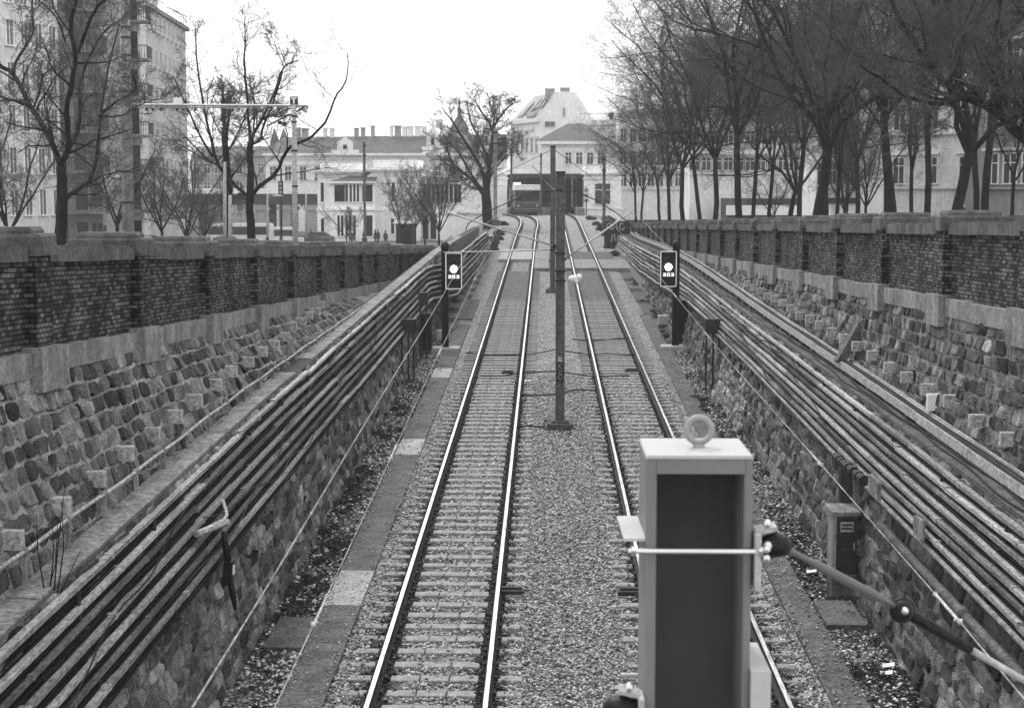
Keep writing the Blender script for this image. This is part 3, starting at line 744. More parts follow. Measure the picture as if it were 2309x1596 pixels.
for (x, y, w_, lab) in ((1145, 840, .38, 'dark rail brake block on the left track'), (1425, 836, .45, 'dark block beside the right rail of the right track'), (1153, 1333, .42, 'dark plate bridging out from the near left track rail'), (1422, 1335, .42, 'dark plate at the near right track, left of the near mast')):
    P = ground_pt(x, y, -.14); q = MB(); q.box(P, (w_, .2, .07), rx=R(2)); q.box(P + Vector((0, .03, .05)), (w_ * .8, .08, .04)); tag(q.build('rail_plate', M_iron), lab, 'rail fitting')

# ------------------------------------------------------------------ catenary masts
def mast(x, Y, h, wd, label, plinth=True, near=False):
    zb = zt(Y) - .2; t = thing('catenary_mast', label, 'mast', (x, Y, zb), 'catenary masts between the tracks')
    P_ = M_mastn if near else M_mast
    q = MB(); d = wd * 1.08
    q.b2(x - wd / 2, x - wd / 2 + .022 + (.01 if near else 0), Y - d / 2, Y + d / 2, zb, zb + h)
    q.b2(x + wd / 2 - .022 - (.01 if near else 0), x + wd / 2, Y - d / 2, Y + d / 2, zb, zb + h)
    q.b2(x - wd / 2 + .02, x + wd / 2 - .02, Y - (.02 if not near else -.02), Y + (.02 if not near else .05), zb, zb + h)
    q.build('post', P_, t)
    return t
# near mast: channel with a boxed head
NX, NY = .43, 4.55; HT = 6.28
nm = thing('catenary_mast', 'big out of focus steel channel mast in the foreground with an eye bolt on top', 'mast', (NX, NY, zt(NY)), 'catenary masts between the tracks')
y0, y1 = 4.40, 4.72; xa, xb = NX - .148, NX + .148
q = MB(); q.bev(xa, xa + .030, y0, y1, 0, HT - .003, .004); q.bev(xb - .022, xb, y0, y1, 0, HT - .003, .004)
q.build('post', M_mastn, nm)
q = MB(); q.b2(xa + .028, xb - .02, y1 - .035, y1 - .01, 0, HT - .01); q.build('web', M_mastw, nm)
q = MB(); q.bev(xa - .001, xb + .001, y0 - .002, y1 + .002, HT - .004, HT + .006, .004); q.build('cap', mat('near_cap_paint', .30, .34, 6, .5, .0, fine=False, spec=.4), nm)
q = MB(); q.b2(xa + .029, xb - .021, y0 + .001, y1 - .036, HT - .046, HT - .005); q.build('head_beam', M_mastn, nm)
q = MB(); q.torus((NX + .012, y0 + .15, HT + .056), .036, .0088, 'Y', 28, 10); q.tube([(NX + .012, y0 + .15, HT), (NX + .012, y0 + .15, HT + .016)], [.022, .015], 12)
q.build('eye_bolt', mat('eye_bolt_steel', .22, .27, 6, .45, .0, fine=False, spec=.4), nm, smooth=True)
for (zz, nm_) in ((6.02, 'upper'), (5.555, 'lower')):
    q = MB(); q.tube([(xa - .05, y1 + .02, zz), (xb + .03, y1 + .02, zz)], .0075, 10); q.build('clamp_rod', mat('zinc_rod', .5, .65, 5, .3, .0, metal=.8, fine=False, spec=.4), nm); q = MB(); q.tube([(xa - .05, y0 - .022, zz), (xb + .03, y0 - .022, zz)], .0075, 10)
    for X in (xa - .035, xb + .022):
        q.disc((X, y0 - .022, zz), (1, 0, 0), .015, .012, 6)
    q.build('clamp_rod', mat('zinc_rod', .5, .65, 5, .3, .05, metal=.8), nm, smooth=False)
q = MB(); q.box((xa - .032, y0 + .17, 6.045), (.062, .32, .008), rz=R(1)); q.build('side_plate', mat('pale_plate', .36, .42, 5, .5, .0, fine=False), nm)
q = MB(); q.box((xb + .028, y0 + .12, 5.57), (.055, .30, .22), ry=0); q.build('side_plate', mat('pale_plate', .36, .42, 5, .5, .0, fine=False), nm)
for (X, Z, s_) in ((xb + .012, 6.0, 1), (xa - .012, 5.53, -1)):
    q = MB(); q.bev(X - .006, X + .012, y0 - .03, y0 + .06, Z - .09, Z + .07, .004)
    q.box((X + s_ * .03, y0 + .03, Z + .075), (.06, .07, .012), ry=s_ * R(-12)); q.build('bracket_plate', M_galv, nm)
    q = MB(); q.ball((X + s_ * .03, y0 - .0, Z + .095), .013, 0, 10); q.build('bolt', MATS['zinc_rod'], nm, smooth=True); q = MB(); q.ball((X + s_ * .025, y0 - .035, Z + .03), .011, 0, 10); q.build('bolt', MATS['zinc_rod'], nm, smooth=True); q = MB(); q.ball((X + s_ * .025, y0 - .035, Z + .005), .011, 0, 10)
    q.build('bolt', mat('zinc_rod', .5, .65, 5, .3, .05, metal=.8), nm, smooth=True)
    q = MB(); q.ball((X + s_ * .055, y0 + .02, Z + .03), .042, 0, 14, (1.2, 1, .8)); q.tube([(X, y0 + .02, Z + .02), (X + s_ * .09, y0 + .02, Z + .03)], [.035, .028], 12); q.build('insulator', M_black, nm, smooth=True)
# steady arm leaving the mast to the right
A = Vector((xb + .07, y0 + .02, 6.035)); B = at(2035, 1375, 4.55); C_ = at(2390, 1580, 4.7)
arm = thing('support_arm', 'thick dark steel arm with a ball joint reaching right from the near mast', 'support arm', A)
q = MB(); a1 = A.lerp(B, .14); a2 = A.lerp(B, .30); a3 = A.lerp(B, .84)
q.tube([A, A.lerp(B, .10), A.lerp(B, .26), A.lerp(B, .30), A.lerp(B, .82), A.lerp(B, .87), B], [.034, .010, .008, .0135, .0135, .008, .010], 14)
q.build('inner_tube', mat('arm_steel', .09, .12, 6, .45, .0, fine=False, spec=.3), arm, smooth=True)
q = MB(); q.ball(B, .034, 0, 16); q.torus(B, .031, .008, 'Y', 20, 8); q.tube([B, B.lerp(C_, .08), B.lerp(C_, .42)], [.011, .018, .016], 12); q.build('joint', M_black, arm, smooth=True)
q = MB(); q.ball(B + Vector((0, -.031, .006)), .011, 0, 10); q.build('bolt', MATS['zinc_rod'], arm, smooth=True); q = MB(); q.ball(A + Vector((-.028, -.034, -.0)), .014, 0, 10); q.build('bolt', mat('zinc_rod', .5, .65, 5, .3, .05, metal=.8), arm, smooth=True)
q = MB(); q.tube([B.lerp(C_, .38), Vector(C_), C_ + (C_ - B) * 2.2], .0105, 12); q.build('outer_tube', M_galv, arm, smooth=True)
# middle masts
def mid_mast(x, Y, ztop, wd, label):
    zb = zt(Y) - .2; t = mast(x, Y, ztop - zb, wd, label)
    q = MB(); q.bev(x - .34, x + .34, Y - .35, Y + .35, zb - .1, zb + .18, .03); q.bev(x - .22, x + .22, Y - .22, Y + .22, zb + .17, zb + .24, .01); q.build('footing', M_conc_d, t)
    q = MB(); q.b2(x - wd / 2 - .01, x + wd / 2 + .01, Y - wd / 2 - .02, Y + wd / 2 + .02, ztop - .01, ztop + .03); q.build('cap', M_iron, t)
    return t
MY = 40.5
m1 = mid_mast(.38, MY, 7.62, .235, 'middle steel mast between the tracks, marked with dark graffiti')
q = MB(); zc = at(1262, 833, MY).z
q.b2(.38 - .095, .38 + .095, MY - .135, MY - .12, zc - .28, zc + .20); q.build('dark_panel', M_iron, m1)
q = MB(); q.b2(.38 - .06, .38 + .06, MY - .14, MY - .125, zc + .21, zc + .34); q.build('pale_label', M_conc_l, m1)
q = MB()
for pl in ([(-.04, .17), (-.04, .02)], [(.04, .17), (-.03, .10), (.05, .03)], [(-.05, -.0), (.05, -.02), (-.05, -.08), (.05, -.10)], [(-.03, -.13), (.04, -.12), (.05, -.2), (-.0, -.25), (-.05, -.2), (-.02, -.14)]):
    q.tube([(.38 + a, MY - .137, zc + b) for a, b in pl], .007, 5)
q.build('graffiti', M_conc_l, m1)
for z in (5.15, 4.9, 5.6): 
    q = MB(); q.box((.38, MY, z), (.28, .29, .04)); q.build('clamp_band', M_iron, m1)
m2 = mid_mast(.36, 78.5, at(1247, 330, 78.5).z, .26, 'second steel mast directly behind the middle one')
def strut(pts, r, lab, mt=M_galv, ins=True, cat='support arm', name='support_arm'):
    t = thing(name, lab, cat, pts[0]); q = MB(); q.tube(pts, r, 8); q.build('tube', mt, t, smooth=True)
    if ins:
        a, b = Vector(pts[0]), Vector(pts[1]); q = MB()
        for k in range(5): q.disc(a.lerp(b, .04 + .018 * k), b - a, r * 2.2, .02, 10)
        q.build('insulator', M_black, t)
    return t
strut([at(1256, 557, MY), at(1180, 533, MY), at(1100, 508, MY - .2), at(1007, 478, MY - .3)], .022, 'pale tube slanting up left from the middle mast over the left track')
strut([at(1256, 563, MY), at(1130, 567, MY), at(1000, 569, MY)], .016, 'thin level tube from the middle mast to above the left signal')
strut([at(1268, 588, MY), at(1330, 545, MY), at(1430, 472, MY + .3)], .02, 'pale tube slanting up right from the middle mast over the right track')
strut([at(1262, 430, MY), at(1200, 433, MY), at(1150, 455, MY), at(1090, 482, MY), at(1055, 505, MY), at(1050, 520, MY)], .014, 'dark curved arm from the mast head down to the left', M_iron)
strut([at(1262, 430, MY), at(1300, 432, MY), at(1340, 450, MY), at(1390, 480, MY), at(1425, 510, MY), at(1430, 528, MY)], .014, 'dark curved arm from the mast head down to the right', M_iron)
# insulator string hanging on the right rail side
q = MB(); q.ball(at(1292, 628, 60), .16, 0, 8, (1.2, .6, .8)); q.ball(at(1306, 625, 60), .13, 0, 8); q.ball(at(1300, 634, 60), .1, 0, 8)
tag(q.build('insulator', M_white, smooth=True), 'white insulator cluster hanging over the right track behind the middle mast', 'insulator')
# wires
def wire(fx, fz, Y0, Y1, r, lab, mt=M_conc, st=4, clamps=()):
    t = thing('contact_wire', lab, 'wire', (fx(Y0), Y0, fz(Y0))); q = MB(); q.tube([(fx(Y), Y, fz(Y)) for Y in frange(Y0, Y1, st)], r, 6); q.build('conductor', mt, t)
    for Yc in clamps:
        q = MB(); p = Vector((fx(Yc), Yc, fz(Yc))); d = Vector((fx(Yc + .5) - fx(Yc), .5, fz(Yc + .5) - fz(Yc))).normalized()
        q.tube([p - d * .28, p + d * .28], r * 1.8, 6); q.ball(p - d * .3, .018, 0, 8); q.ball(p + d * .3, .018, 0, 8); q.box(p - d * .26, (.05, .02, .012)); q.build('clamp', M_conc_l, t)
    return t
zig = lambda Y: .12 * math.sin((Y - 4.5) * math.pi / 36)
wire(lambda Y: -1.5 + zig(Y) * .6, lambda Y: zt(Y) + ip(Y, [(0, 3.85), (9.2, 4.0), (20, 4.25), (40, 4.3), (200, 4.3)]), 5, 185, .0052, 'lower contact wire above the left track with small clamps', clamps=(10.2, 15.0, 21.5, 33))
wire(lambda Y: -1.5 - zig(Y) * .6 - .05, lambda Y: zt(Y) + ip(Y, [(0, 4.6), (9, 4.55), (23, 4.62), (40.5, 5.0), (60, 4.7), (78.5, 5.1), (200, 5.0)]), 5, 185, .006, 'upper suspension wire above the left track')
wire(lambda Y: 2.38 + zig(Y) * .5, lambda Y: zt(Y) + ip(Y, [(0, 4.25), (9, 4.3), (22, 4.17), (40, 4.3), (200, 4.3)]), 5, 185, .0052, 'lower contact wire above the right track with small clamps', clamps=(9.4, 14.2, 24, 30))
wire(lambda Y: 2.38 - zig(Y) * .5, lambda Y: zt(Y) + ip(Y, [(0, 5.3), (9, 5.2), (22, 5.0), (40.5, 5.2), (60, 4.9), (78.5, 5.1), (200, 5.0)]), 30, 185, .006, 'upper suspension wire above the right track')
for x, yt, yb, Y, wd, lab in ((822, 320, 545, 130, .2, 'dark slim mast in front of the pale station wing'), (1153, 335, 480, 150, .2, 'dark mast left of the train below the tall gabled house'),
                          (1220, 345, 480, 165, .18, 'thin mast at the middle of the station opening'), (1117, 290, 505, 118, .26, 'pale mast beside the big bare tree left of the far tracks'), (1362, 350, 530, 116, .22, 'dark mast in front of the right station pavilion'),
                          (1290, 398, 470, 185, .12, 'short mast under the right half of the station opening')):
    a, b = at(x, yt, Y), at(x, yb, Y); t = thing('catenary_mast', lab, 'mast', b); q = MB()
    q.box((a + b) / 2, (wd, wd, (a - b).length)); q.build('post', M_mast if 'dark' in lab or 'thin' in lab else M_conc, t)
    q = MB(); q.box(b + Vector((0, 0, .1)), (wd * 2, wd * 2, .4)); q.build('footing', M_conc_d, t)
    q = MB(); q.box(a + Vector((0, 0, -.3)), (wd * 1.5, wd * 1.5, .12)); q.box(a + Vector((0, 0, -1.1)), (wd * 1.4, wd * 1.4, .1)); q.build('clamp_band', M_iron, t)
for (pa, pb, lab) in (((1153, 420, 150), (1220, 418, 165), 'thin cross wire between the two far masts'), ((705, 349, 130), (822, 351, 130), 'high wire reaching left from the slim dark mast'), ((822, 412, 130), (1140, 420, 150), 'long wire from the slim dark mast toward the station opening'), ((1262, 440, 41), (1220, 400, 165), 'wire running back from the middle mast head'),
                      ((1240, 340, 78.5), (1117, 400, 118), 'wire from the second mast to the pale mast on the left'), ((1250, 338, 78.5), (1362, 420, 116), 'wire from the second mast to the dark mast on the right'), ((1200, 375, 90), (1318, 480, 110), 'slanting stay wire near the second mast')):
    q = MB(); q.tube([at(*pa), at(*pb)], .018, 5); tag(q.build('stay_wire', M_iron), lab, 'wire')
# signals
def signal(X, Y, side, xoff, yt, yb, lab):
    zb = zt(Y) - .2; t = thing('railway_signal', lab, 'signal', (X, Y, zb), 'white rimmed light signals beside the tracks')
    ztp = at(1230, yt, Y).z; zbt = at(1230, yb, Y).z; cx = X + xoff; w_ = .58; h = ztp - zbt; zc = (ztp + zbt) / 2
    q = MB(); q.b2(X - .12, X - .09, Y - .1, Y + .1, zb, ztp + .12); q.b2(X + .09, X + .12, Y - .1, Y + .1, zb, ztp + .12); q.b2(X - .1, X + .1, Y - .015, Y + .015, zb, ztp + .12); q.build('post', M_black, t)
    q = MB(); q.bev(cx - w_ / 2, cx + w_ / 2, Y - .45, Y - .15, zbt, ztp, .03); q.build('head', M_black, t)
    q = MB(); fr = .035
    q.b2(cx - w_ / 2, cx - w_ / 2 + fr, Y - .475, Y - .445, zbt + .05, ztp - .05); q.b2(cx + w_ / 2 - fr, cx + w_ / 2, Y - .475, Y - .445, zbt + .05, ztp - .05)
    q.b2(cx - w_ / 2 + .05, cx + w_ / 2 - .05, Y - .475, Y - .445, zbt, zbt + fr); q.b2(cx - w_ / 2 + .05, cx + w_ / 2 - .05, Y - .475, Y - .445, ztp - fr, ztp)
    for sx in (-1, 1):
        for z in (zbt + .03, ztp - .03): q.box((cx + sx * (w_ / 2 - .03), Y - .46, z), (.07, .028, .03), ry=sx * (1 if z > zc else -1) * R(45))
    q.build('white_rim', M_white, t)
    q = MB(); q.disc((cx, Y - .47, zc + .07), (0, 1, 0), .115, .05, 20); q.build('lamp', M_lamp, t)
    q = MB()
    for k, xo in enumerate((-.14, 0, .14)):
        z = zc - .20; q.box((cx + xo, Y - .46, z + .045), (.09, .02, .02)); q.box((cx + xo, Y - .46, z - .045), (.09, .02, .02)); q.box((cx + xo + (.04 if k != 1 else -.04), Y - .46, z), (.02, .02, .1))
        if k != 1: q.box((cx + xo, Y - .46, z), (.08, .02, .018))
        else: q.box((cx + xo + .04, Y - .46, z), (.02, .02, .1))
    q.build('digits', M_digit, t)
    q = MB(); n_ = 10
    vs = []
    for k in range(n_ + 1):
        a = math.pi * k / n_; vs += [(cx + .15 * math.cos(a), Y - .46, zc + .3 + .13 * math.sin(a)), (cx + .15 * math.cos(a), Y - .62, zc + .3 + .13 * math.sin(a) - .03)]
    q.add(vs, [(2 * k, 2 * k + 1, 2 * k + 3, 2 * k + 2) for k in range(n_)]); q.build('hood', M_iron, t)
    q = MB(); q.ball((X, Y, ztp + .2), .16, 0, 10, (1, 1, 1.1)); q.build('top_cap', M_black, t, smooth=True)
    q = MB(); q.bev(X - .5, X + .5, Y - .45, Y + .45, zb - .1, zb + .14, .03); q.build('footing', M_conc_l, t)
signal(-3.52, 56.0, 'left', .33, 569, 651, 'left light signal with a lit white lamp, standing in front of the left cable rack')
signal(4.62, 56.6, 'right', -.30, 565, 645, 'right light signal with a lit white lamp, standing beside the right track')
for (X, Y, h, sx, lab) in ((-4.15, 55.2, 1.25, .42, 'black equipment box behind the foot of the left signal'), (4.98, 57.5, 1.5, .55, 'tall black equipment box behind the foot of the right signal')):
    zb = zt(Y) - .2; t = thing('equipment_box', lab, 'equipment box', (X, Y, zb)); q = MB(); q.bev(X - sx / 2, X + sx / 2, Y - .2, Y + .2, zb + .15, zb + h + .15, .02); q.build('case', M_black, t)
    q = MB(); q.b2(X - sx / 2 - .02, X + sx / 2 + .02, Y - .22, Y + .22, zb + h + .14, zb + h + .17); q.build('lid', M_iron, t); q = MB(); q.b2(X - sx * .4, X + sx * .4, Y - .15, Y + .15, zb - .1, zb + .16); q.build('stand', M_conc_d, t)
for (x, y, lab) in ((1000, 758, 'small grey box beside the foot of the left signal'), (1497, 722, 'small grey box on the ballast left of the right signal')):
    P = ground_pt(x, y + 12, -.2); t = thing('small_box', lab, 'equipment box', P); q = MB(); q.bev(P.x - .24, P.x + .24, P.y - .2, P.y + .2, P.z + .05, P.z + .42, .03); q.build('case', M_conc_l, t)
    q = MB(); q.b2(P.x - .15, P.x + .15, P.y - .12, P.y + .12, P.z - .05, P.z + .06); q.build('stand', M_iron, t)
# cable drop posts by the signals
def drop(xs_, Y, z0, z1, lab, X, w_=.5):
    t = thing('cable_drop', lab, 'cable duct', (X, Y, z0))
    q = MB(); q.bev(X - w_ / 2, X + w_ / 2, Y - .2, Y + .2, z1 - .42, z1, .01); q.build('hood', M_iron, t)
    for dx in xs_:
        q = MB(); q.box((X + dx, Y, (z0 + z1 - .4) / 2), (.05, .08, z1 - .4 - z0 + .05)); q.build('duct', M_iron, t)
drop((-.2, .0, .16), 48.5, zt(48.5) - .2, zt(48.5) + 1.75, 'dark hooded cable drop on the left wall before the signal', -4.18)
drop((-.1, .1), 53.5, zt(53.5) - .2, zt(53.5) + 2.1, 'pale capped cable drop on the left wall next to the signal', -4.1, .3)
drop((-.2, .0, .16), 46.8, zt(46.8) - .2, zt(46.8) + 1.95, 'dark hooded cable drop on the right wall before the signal', 4.93)
# right cabinet
CXb, CYb = 4.80, 25.4; zb = zt(CYb) - .25
cb = thing('electrical_cabinet', 'narrow pale electrical cabinet with a small notice, standing against the right wall', 'cabinet', (CXb, CYb, zb))
q = MB(); q.bev(CXb - .19, CXb + .19, CYb - .18, CYb + .34, zb + .42, zb + 1.42, .015); q.build('case', mat('cabinet_paint', .2, .34, 7, .7, .2, streak=.4), cb)
q = MB(); q.b2(CXb - .14, CXb + .185, CYb - .195, CYb - .178, zb + .45, zb + 1.38); q.build('door', M_iron, cb)
q = MB(); q.b2(CXb + .13, CXb + .15, CYb - .225, CYb - .195, zb + .85, zb + .97); q.build('handle', M_galv, cb)
q = MB(); q.b2(CXb - .145, CXb + .19, CYb - .2, CYb - .194, zb + .9, zb + .91); q.build('door_seam', M_dark, cb)
for hz_ in (.55, 1.05): q = MB(); q.b2(CXb - .165, CXb - .14, CYb - .205, CYb - .19, zb + hz_, zb + hz_ + .08); q.build('hinge', M_conc, cb)
q = MB(); q.b2(CXb - .08, CXb + .13, CYb - .205, CYb - .193, zb + 1.14, zb + 1.30); o = q.build('notice', M_conc_l, cb)
q = MB(); q.b2(CXb - .06, CXb + .11, CYb - .212, CYb - .203, zb + 1.24, zb + 1.27); q.b2(CXb - .06, CXb + .11, CYb - .212, CYb - .203, zb + 1.18, zb + 1.21); q.build('notice_text', M_iron, cb)
q = MB(); q.box((CXb, CYb + .08, zb + 1.455), (.47, .6, .05), rx=R(3)); q.build('roof', M_conc, cb)
q = MB(); q.b2(CXb - .2, CXb + .2, CYb - .19, CYb + .3, zb - .1, zb + .42); q.build('plinth', M_conc_d, cb)
q = MB(); q.bev(CXb + .19, CXb + .29, CYb - .14, CYb - .02, zb + .75, zb + 1.0, .02); q.build('socket', M_conc, cb)
q = MB(); q.box((CXb + .12, CYb + .5, zb + 1.75), (.2, .2, .8)); q.build('cable_duct', M_iron, cb)
# white box sign on a post, right
P = at(2107, 905, 24.2); t = thing('box_sign', 'small blank white square sign on a post against the right stone wall', 'sign', (P.x, P.y, P.z - .6))
q = MB(); q.bev(P.x - .12, P.x + .12, P.y - .03, P.y + .04, P.z - .14, P.z + .12, .02); q.build('panel', M_white, t); q = MB(); q.b2(P.x - .02, P.x + .02, P.y, P.y + .04, P.z - .8, P.z - .13); q.build('post', M_iron, t)
# wall box left with cable
P = Vector((-4.12, 20.6, 0)); P.z = at(503, 1290, 20.6).z
t = thing('wall_box', 'black cable end box hanging on the left wall below the bent cable', 'wall box', P)
q = MB(); q.box(P + Vector((-.05, 0, 0)), (.12, .18, .32), ry=R(4)); q.build('case', M_black, t)
q = MB(); q.tube([P + Vector((-.1, 0, .55)), P + Vector((-.08, 0, .3)), P + Vector((-.05, 0, .14))], .045, 8); q.build('cable_sleeve', M_black, t, smooth=True); q = MB(); q.tube([P + Vector((-.03, .03, -.15)), P + Vector((-.0, .04, -.35)), P + Vector((.02, .05, -.52))], [.05, .04, .02], 8); q.build('cable_sleeve', M_black, t, smooth=True)
q = MB(); q.b2(P.x + .01, P.x + .03, P.y - .05, P.y + .02, P.z - .02, P.z + .10); q.build('white_tag', M_white, t)
q = MB(); q.box((-4.22, 27.2, zt(27) + 1.0), (.03, .3, .26), rx=R(30)); tag(q.build('wall_plate', M_conc_l), 'small pale plate tilted on the left wall under the rack', 'plate')
# painted wall end by the far right bank
P = at(1392, 530, 112); t = thing('painted_wall', 'low end wall with pale graffiti on the bank right of the far tracks', 'wall', P)
q = MB(); q.bev(P.x - .9, P.x + .9, P.y, P.y + .5, P.z - 1.0, P.z + .95, .03); q.build('wall', M_iron, t)
q = MB()
for pl in ([(-.75, .35), (-.7, .75), (-.55, .8)], [(-.45, .35), (-.45, .8)], [(-.3, .35), (-.25, .8), (-.15, .5), (-.05, .8), (0, .35)], [(.45, .75), (.2, .8), (.15, .45), (.4, .35), (.5, .55)], [(-.4, -.5), (-.35, 0), (-.2, .05), (-.15, -.4), (0, -.45), (.05, .0)], [(.15, -.5), (.2, 0), (.4, -.1), (.3, -.5)]):
    q.tube([(P.x + a, P.y - .02, P.z + b) for a, b in pl], .05, 5)
q.build('graffiti', M_conc_l, t)
q = MB(); q.bev(P.x - .9, P.x + 1.1, P.y - .8, P.y + .2, P.z - 1.4, P.z - .95, .03); q.build('base', M_conc_l, t)

# ------------------------------------------------------------------ streets and far ground
def sheet(name, x0, x1, fz, Y0, Y1, mt, st=6, nx=2):
    q = MB(); q.grid([[(x0 + (x1 - x0) * k / nx, Y, fz(Y)) for k in range(nx + 1)] for Y in frange(Y0, Y1, st)]); return struct(q.build(name, mt))
sheet('street', -900, -6.05, street_l, -40, 232, M_asph)
sheet('street', 6.65, 900, street_r, -40, 232, M_asph)
q = MB(); q.grid([[(-1500, 231, 1.45), (0, 231, 1.45), (1500, 231, 1.45)], [(-1500, 3000, 1.4), (0, 3000, 1.4), (1500, 3000, 1.4)]]); struct(q.build('ground', M_asph))
q = MB(); q.grid([[(-12, Y, -3), (0, Y, -3), (12, Y, -3)] for Y in (-40, 8.2)]); struct(q.build('cutting_floor', M_conc_d))
# banks beyond the walls, carrying the tracks up to the station
q = MB(); q.grid([[(-5.0, Y, zt(Y) - .23), (-6.4 - (.6 if Y > 118 else 0), Y, min(zt(Y) - .4, max(street_l(Y), zt(Y) - .9))), (-7.4 - max(0, zt(Y) - street_l(Y)) * .45, Y, street_l(Y) + .02)] for Y in frange(106, 205, 3)])
struct(q.build('bank', mat('bank_soil', .06, .2, 2, .95, .6)))
q = MB(); q.grid([[(5.3, Y, zt(Y) - .23), (8.5, Y, max(zt(Y) - .6, street_r(Y) - .3)), (9.6, Y, street_r(Y) + .02)] for Y in frange(112, 205, 3)])
struct(q.build('bank', MATS['bank_soil']))
q = MB(); q.b2(7.6, 16, 150, 150.4, 3.2, 4.9); 
tag(q.build('garden_wall', M_conc_d), 'low dark wall between the tree trunks and the right station pavilion', 'wall')

# ------------------------------------------------------------------ buildings
def quadwall(mb, a, b, z0, z1, mi=0):
    mb.add([(a[0], a[1], z0), (b[0], b[1], z0), (b[0], b[1], z1), (a[0], a[1], z1)], [(0, 1, 2, 3)], mi)
def prism(mb, pts, z0, z1, mi=0):
    n = len(pts); vs = [(p[0], p[1], z0) for p in pts] + [(p[0], p[1], z1) for p in pts]
    mb.add(vs, [tuple(reversed(range(n))), tuple(range(n, 2 * n))] + [(i, (i + 1) % n, n + (i + 1) % n, n + i) for i in range(n)], mi)
_winc = {}
def win_proto(w_, h, style, pane, frame):
    k = (round(w_, 2), round(h, 2), style, pane.name, frame.name)
    if k in _winc: return _winc[k]
    q = MB(); q.b2(-w_ / 2, w_ / 2, -.05, .10, 0, h, 1)                      # pane
    f = .09
    q.b2(-w_ / 2 - f, -w_ / 2, -.12, .1, 0, h, 0); q.b2(w_ / 2, w_ / 2 + f, -.12, .1, 0, h, 0)
    q.b2(-w_ / 2 - f, w_ / 2 + f, -.12, .1, h, h + f, 0); q.b2(-w_ / 2 - f * 1.6, w_ / 2 + f * 1.6, -.2, .1, -f, 0, 0)
    if style >= 1: q.b2(-.035, .035, -.08, -.04, 0, h, 0)
    if style >= 2: q.b2(-w_ / 2, w_ / 2, -.075, -.045, h * .68, h * .68 + .07, 0)
    if style >= 3: q.b2(-w_ / 2 - .25, w_ / 2 + .25, -.28, .1, h + f + .15, h + f + .35, 0)
    o = q.build('window', [frame, pane]); COL.objects.unlink(o); _winc[k] = o; return o
def window(parent, p, ang, w_, h, style=2, pane=None, frame=None):
    pr = win_proto(w_, h, style, pane or M_glass, frame or M_conc_l); o = pr.copy(); COL.objects.link(o); o.parent = parent
    o.matrix_parent_inverse = Matrix.Translation(-parent.location); o.location = p; o.rotation_euler = (0, 0, ang); return o
def facade(parent, a, b, z_list, n, w_, h, style=2, pane=None, frame=None, skip=(), inset=.5):
    """windows on the wall a-b; the wall's outside is to the right when walking from b to a"""
    a = Vector(a); b = Vector(b); d = b - a; L_ = d.length; ang = math.atan2(d.y, d.x)
    for z in z_list:
        for i in range(n):
            if (i) in skip: continue
            t = (i + inset) / n if n > 1 else .5; p = a + d * t; window(parent, (p.x, p.y, z), ang, w_, h, style, pane, frame)

# left apartment block
M_pane = mat('curtained_glass', .10, .22, 2, .3, 0, fine=False)
zb0 = 1.6
bA = thing('apartment_building', 'tall pale apartment block at the left edge with stacked balconies', 'building', (-36, 118, zb0))
M_apt = mat('apartment_render', .58, .74, .3, .9, .25, streak=.15, fv=.22); M_aptd = mat('apartment_render_dark', .28, .42, .3, .9, .25, streak=.15, fv=.22)
q = MB(); P0 = (-35.6, 117.5); P1 = (P0[0] - .322 * 22, P0[1] - 22)
prism(q, [P1, P0, (-45, 128), (P1[0] - 8, P1[1] + 5)], zb0 - 1, 29); q.build('wall', M_apt, bA)
fl = [zb0 + 1.2 + 2.95 * k for k in range(9)]
facade(bA, P1, P0, fl[1:], 14, .75, 1.75, 1, frame=M_render, pane=M_pane)
facade(bA, P1, P0, [zb0 + .5], 14, .75, 1.2, 1, frame=M_white)
q = MB()                                                        # recessed stair and loggia stack
prism(q, [(-35.75, 119.2), (-32.9, 119.2), (-32.9, 126), (-35.75, 126)], zb0 - 1, 29); q.build('loggia_wall', M_aptd, bA)
for k in range(9):
    z = zb0 + 1.4 + 2.95 * k
    q = MB(); q.b2(-35.4, -32.5, 117.7, 119.2, z - .18, z); t0 = q.build('balcony', M_conc, bA)
    q = MB(); 
    for i in range(14): q.b2(-35.35 + i * .215, -35.32 + i * .215, 117.72, 117.75, z, z + 1.0)
    q.b2(-35.4, -32.5, 117.7, 117.76, z + .98, z + 1.04); q.b2(-32.52, -32.47, 117.7, 119.2, z + .98, z + 1.04); q.b2(-32.5, -32.48, 117.72, 119.2, z, z + .95)
    r_ = q.build('railing', M_iron, t0)
    window(bA, (-34.6, 119.18, z + .1), 0, .9, 2.1, 0, frame=M_aptd); window(bA, (-33.5, 119.18, z + .7), 0, .8, 1.4, 1, frame=M_rend_g)
q = MB(); prism(q, [(-35.2, 124.5), (-32.7, 124.5), (-32.7, 131), (-35.2, 131)], zb0 - 1, 26); q.build('wall', M_rend_l, bA)
bB = thing('apartment_building', 'grey apartment block with a sloping roofline and rows of small windows, second from the left', 'building', (-32.5, 130, zb0))
q = MB(); prism(q, [(-33.2, 128.5), (-32.15, 128.5), (-33.4, 149.5), (-45, 149.5), (-45, 128.5)], zb0 - 1, 22.3); q.build('wall', mat('block_render', .40, .54, .3, .9, .2, streak=.15, fv=.22), bB)
q = MB(); prism(q, [(-45, 128.0), (-31.9, 128.0), (-33.1, 150), (-45, 150)], 22.3, 22.65); q.build('roof_edge', M_conc, bB)
q = MB(); prism(q, [(-45, 129.0), (-33.2, 130.5), (-34.1, 142), (-45, 142)], 22.65, 25.2); q.build('attic', M_rend_l, bB)
q = MB()
for i in range(9): q.b2(-33.3, -33.26, 142 + i * .9, 142.04 + i * .9, 22.65, 23.6)
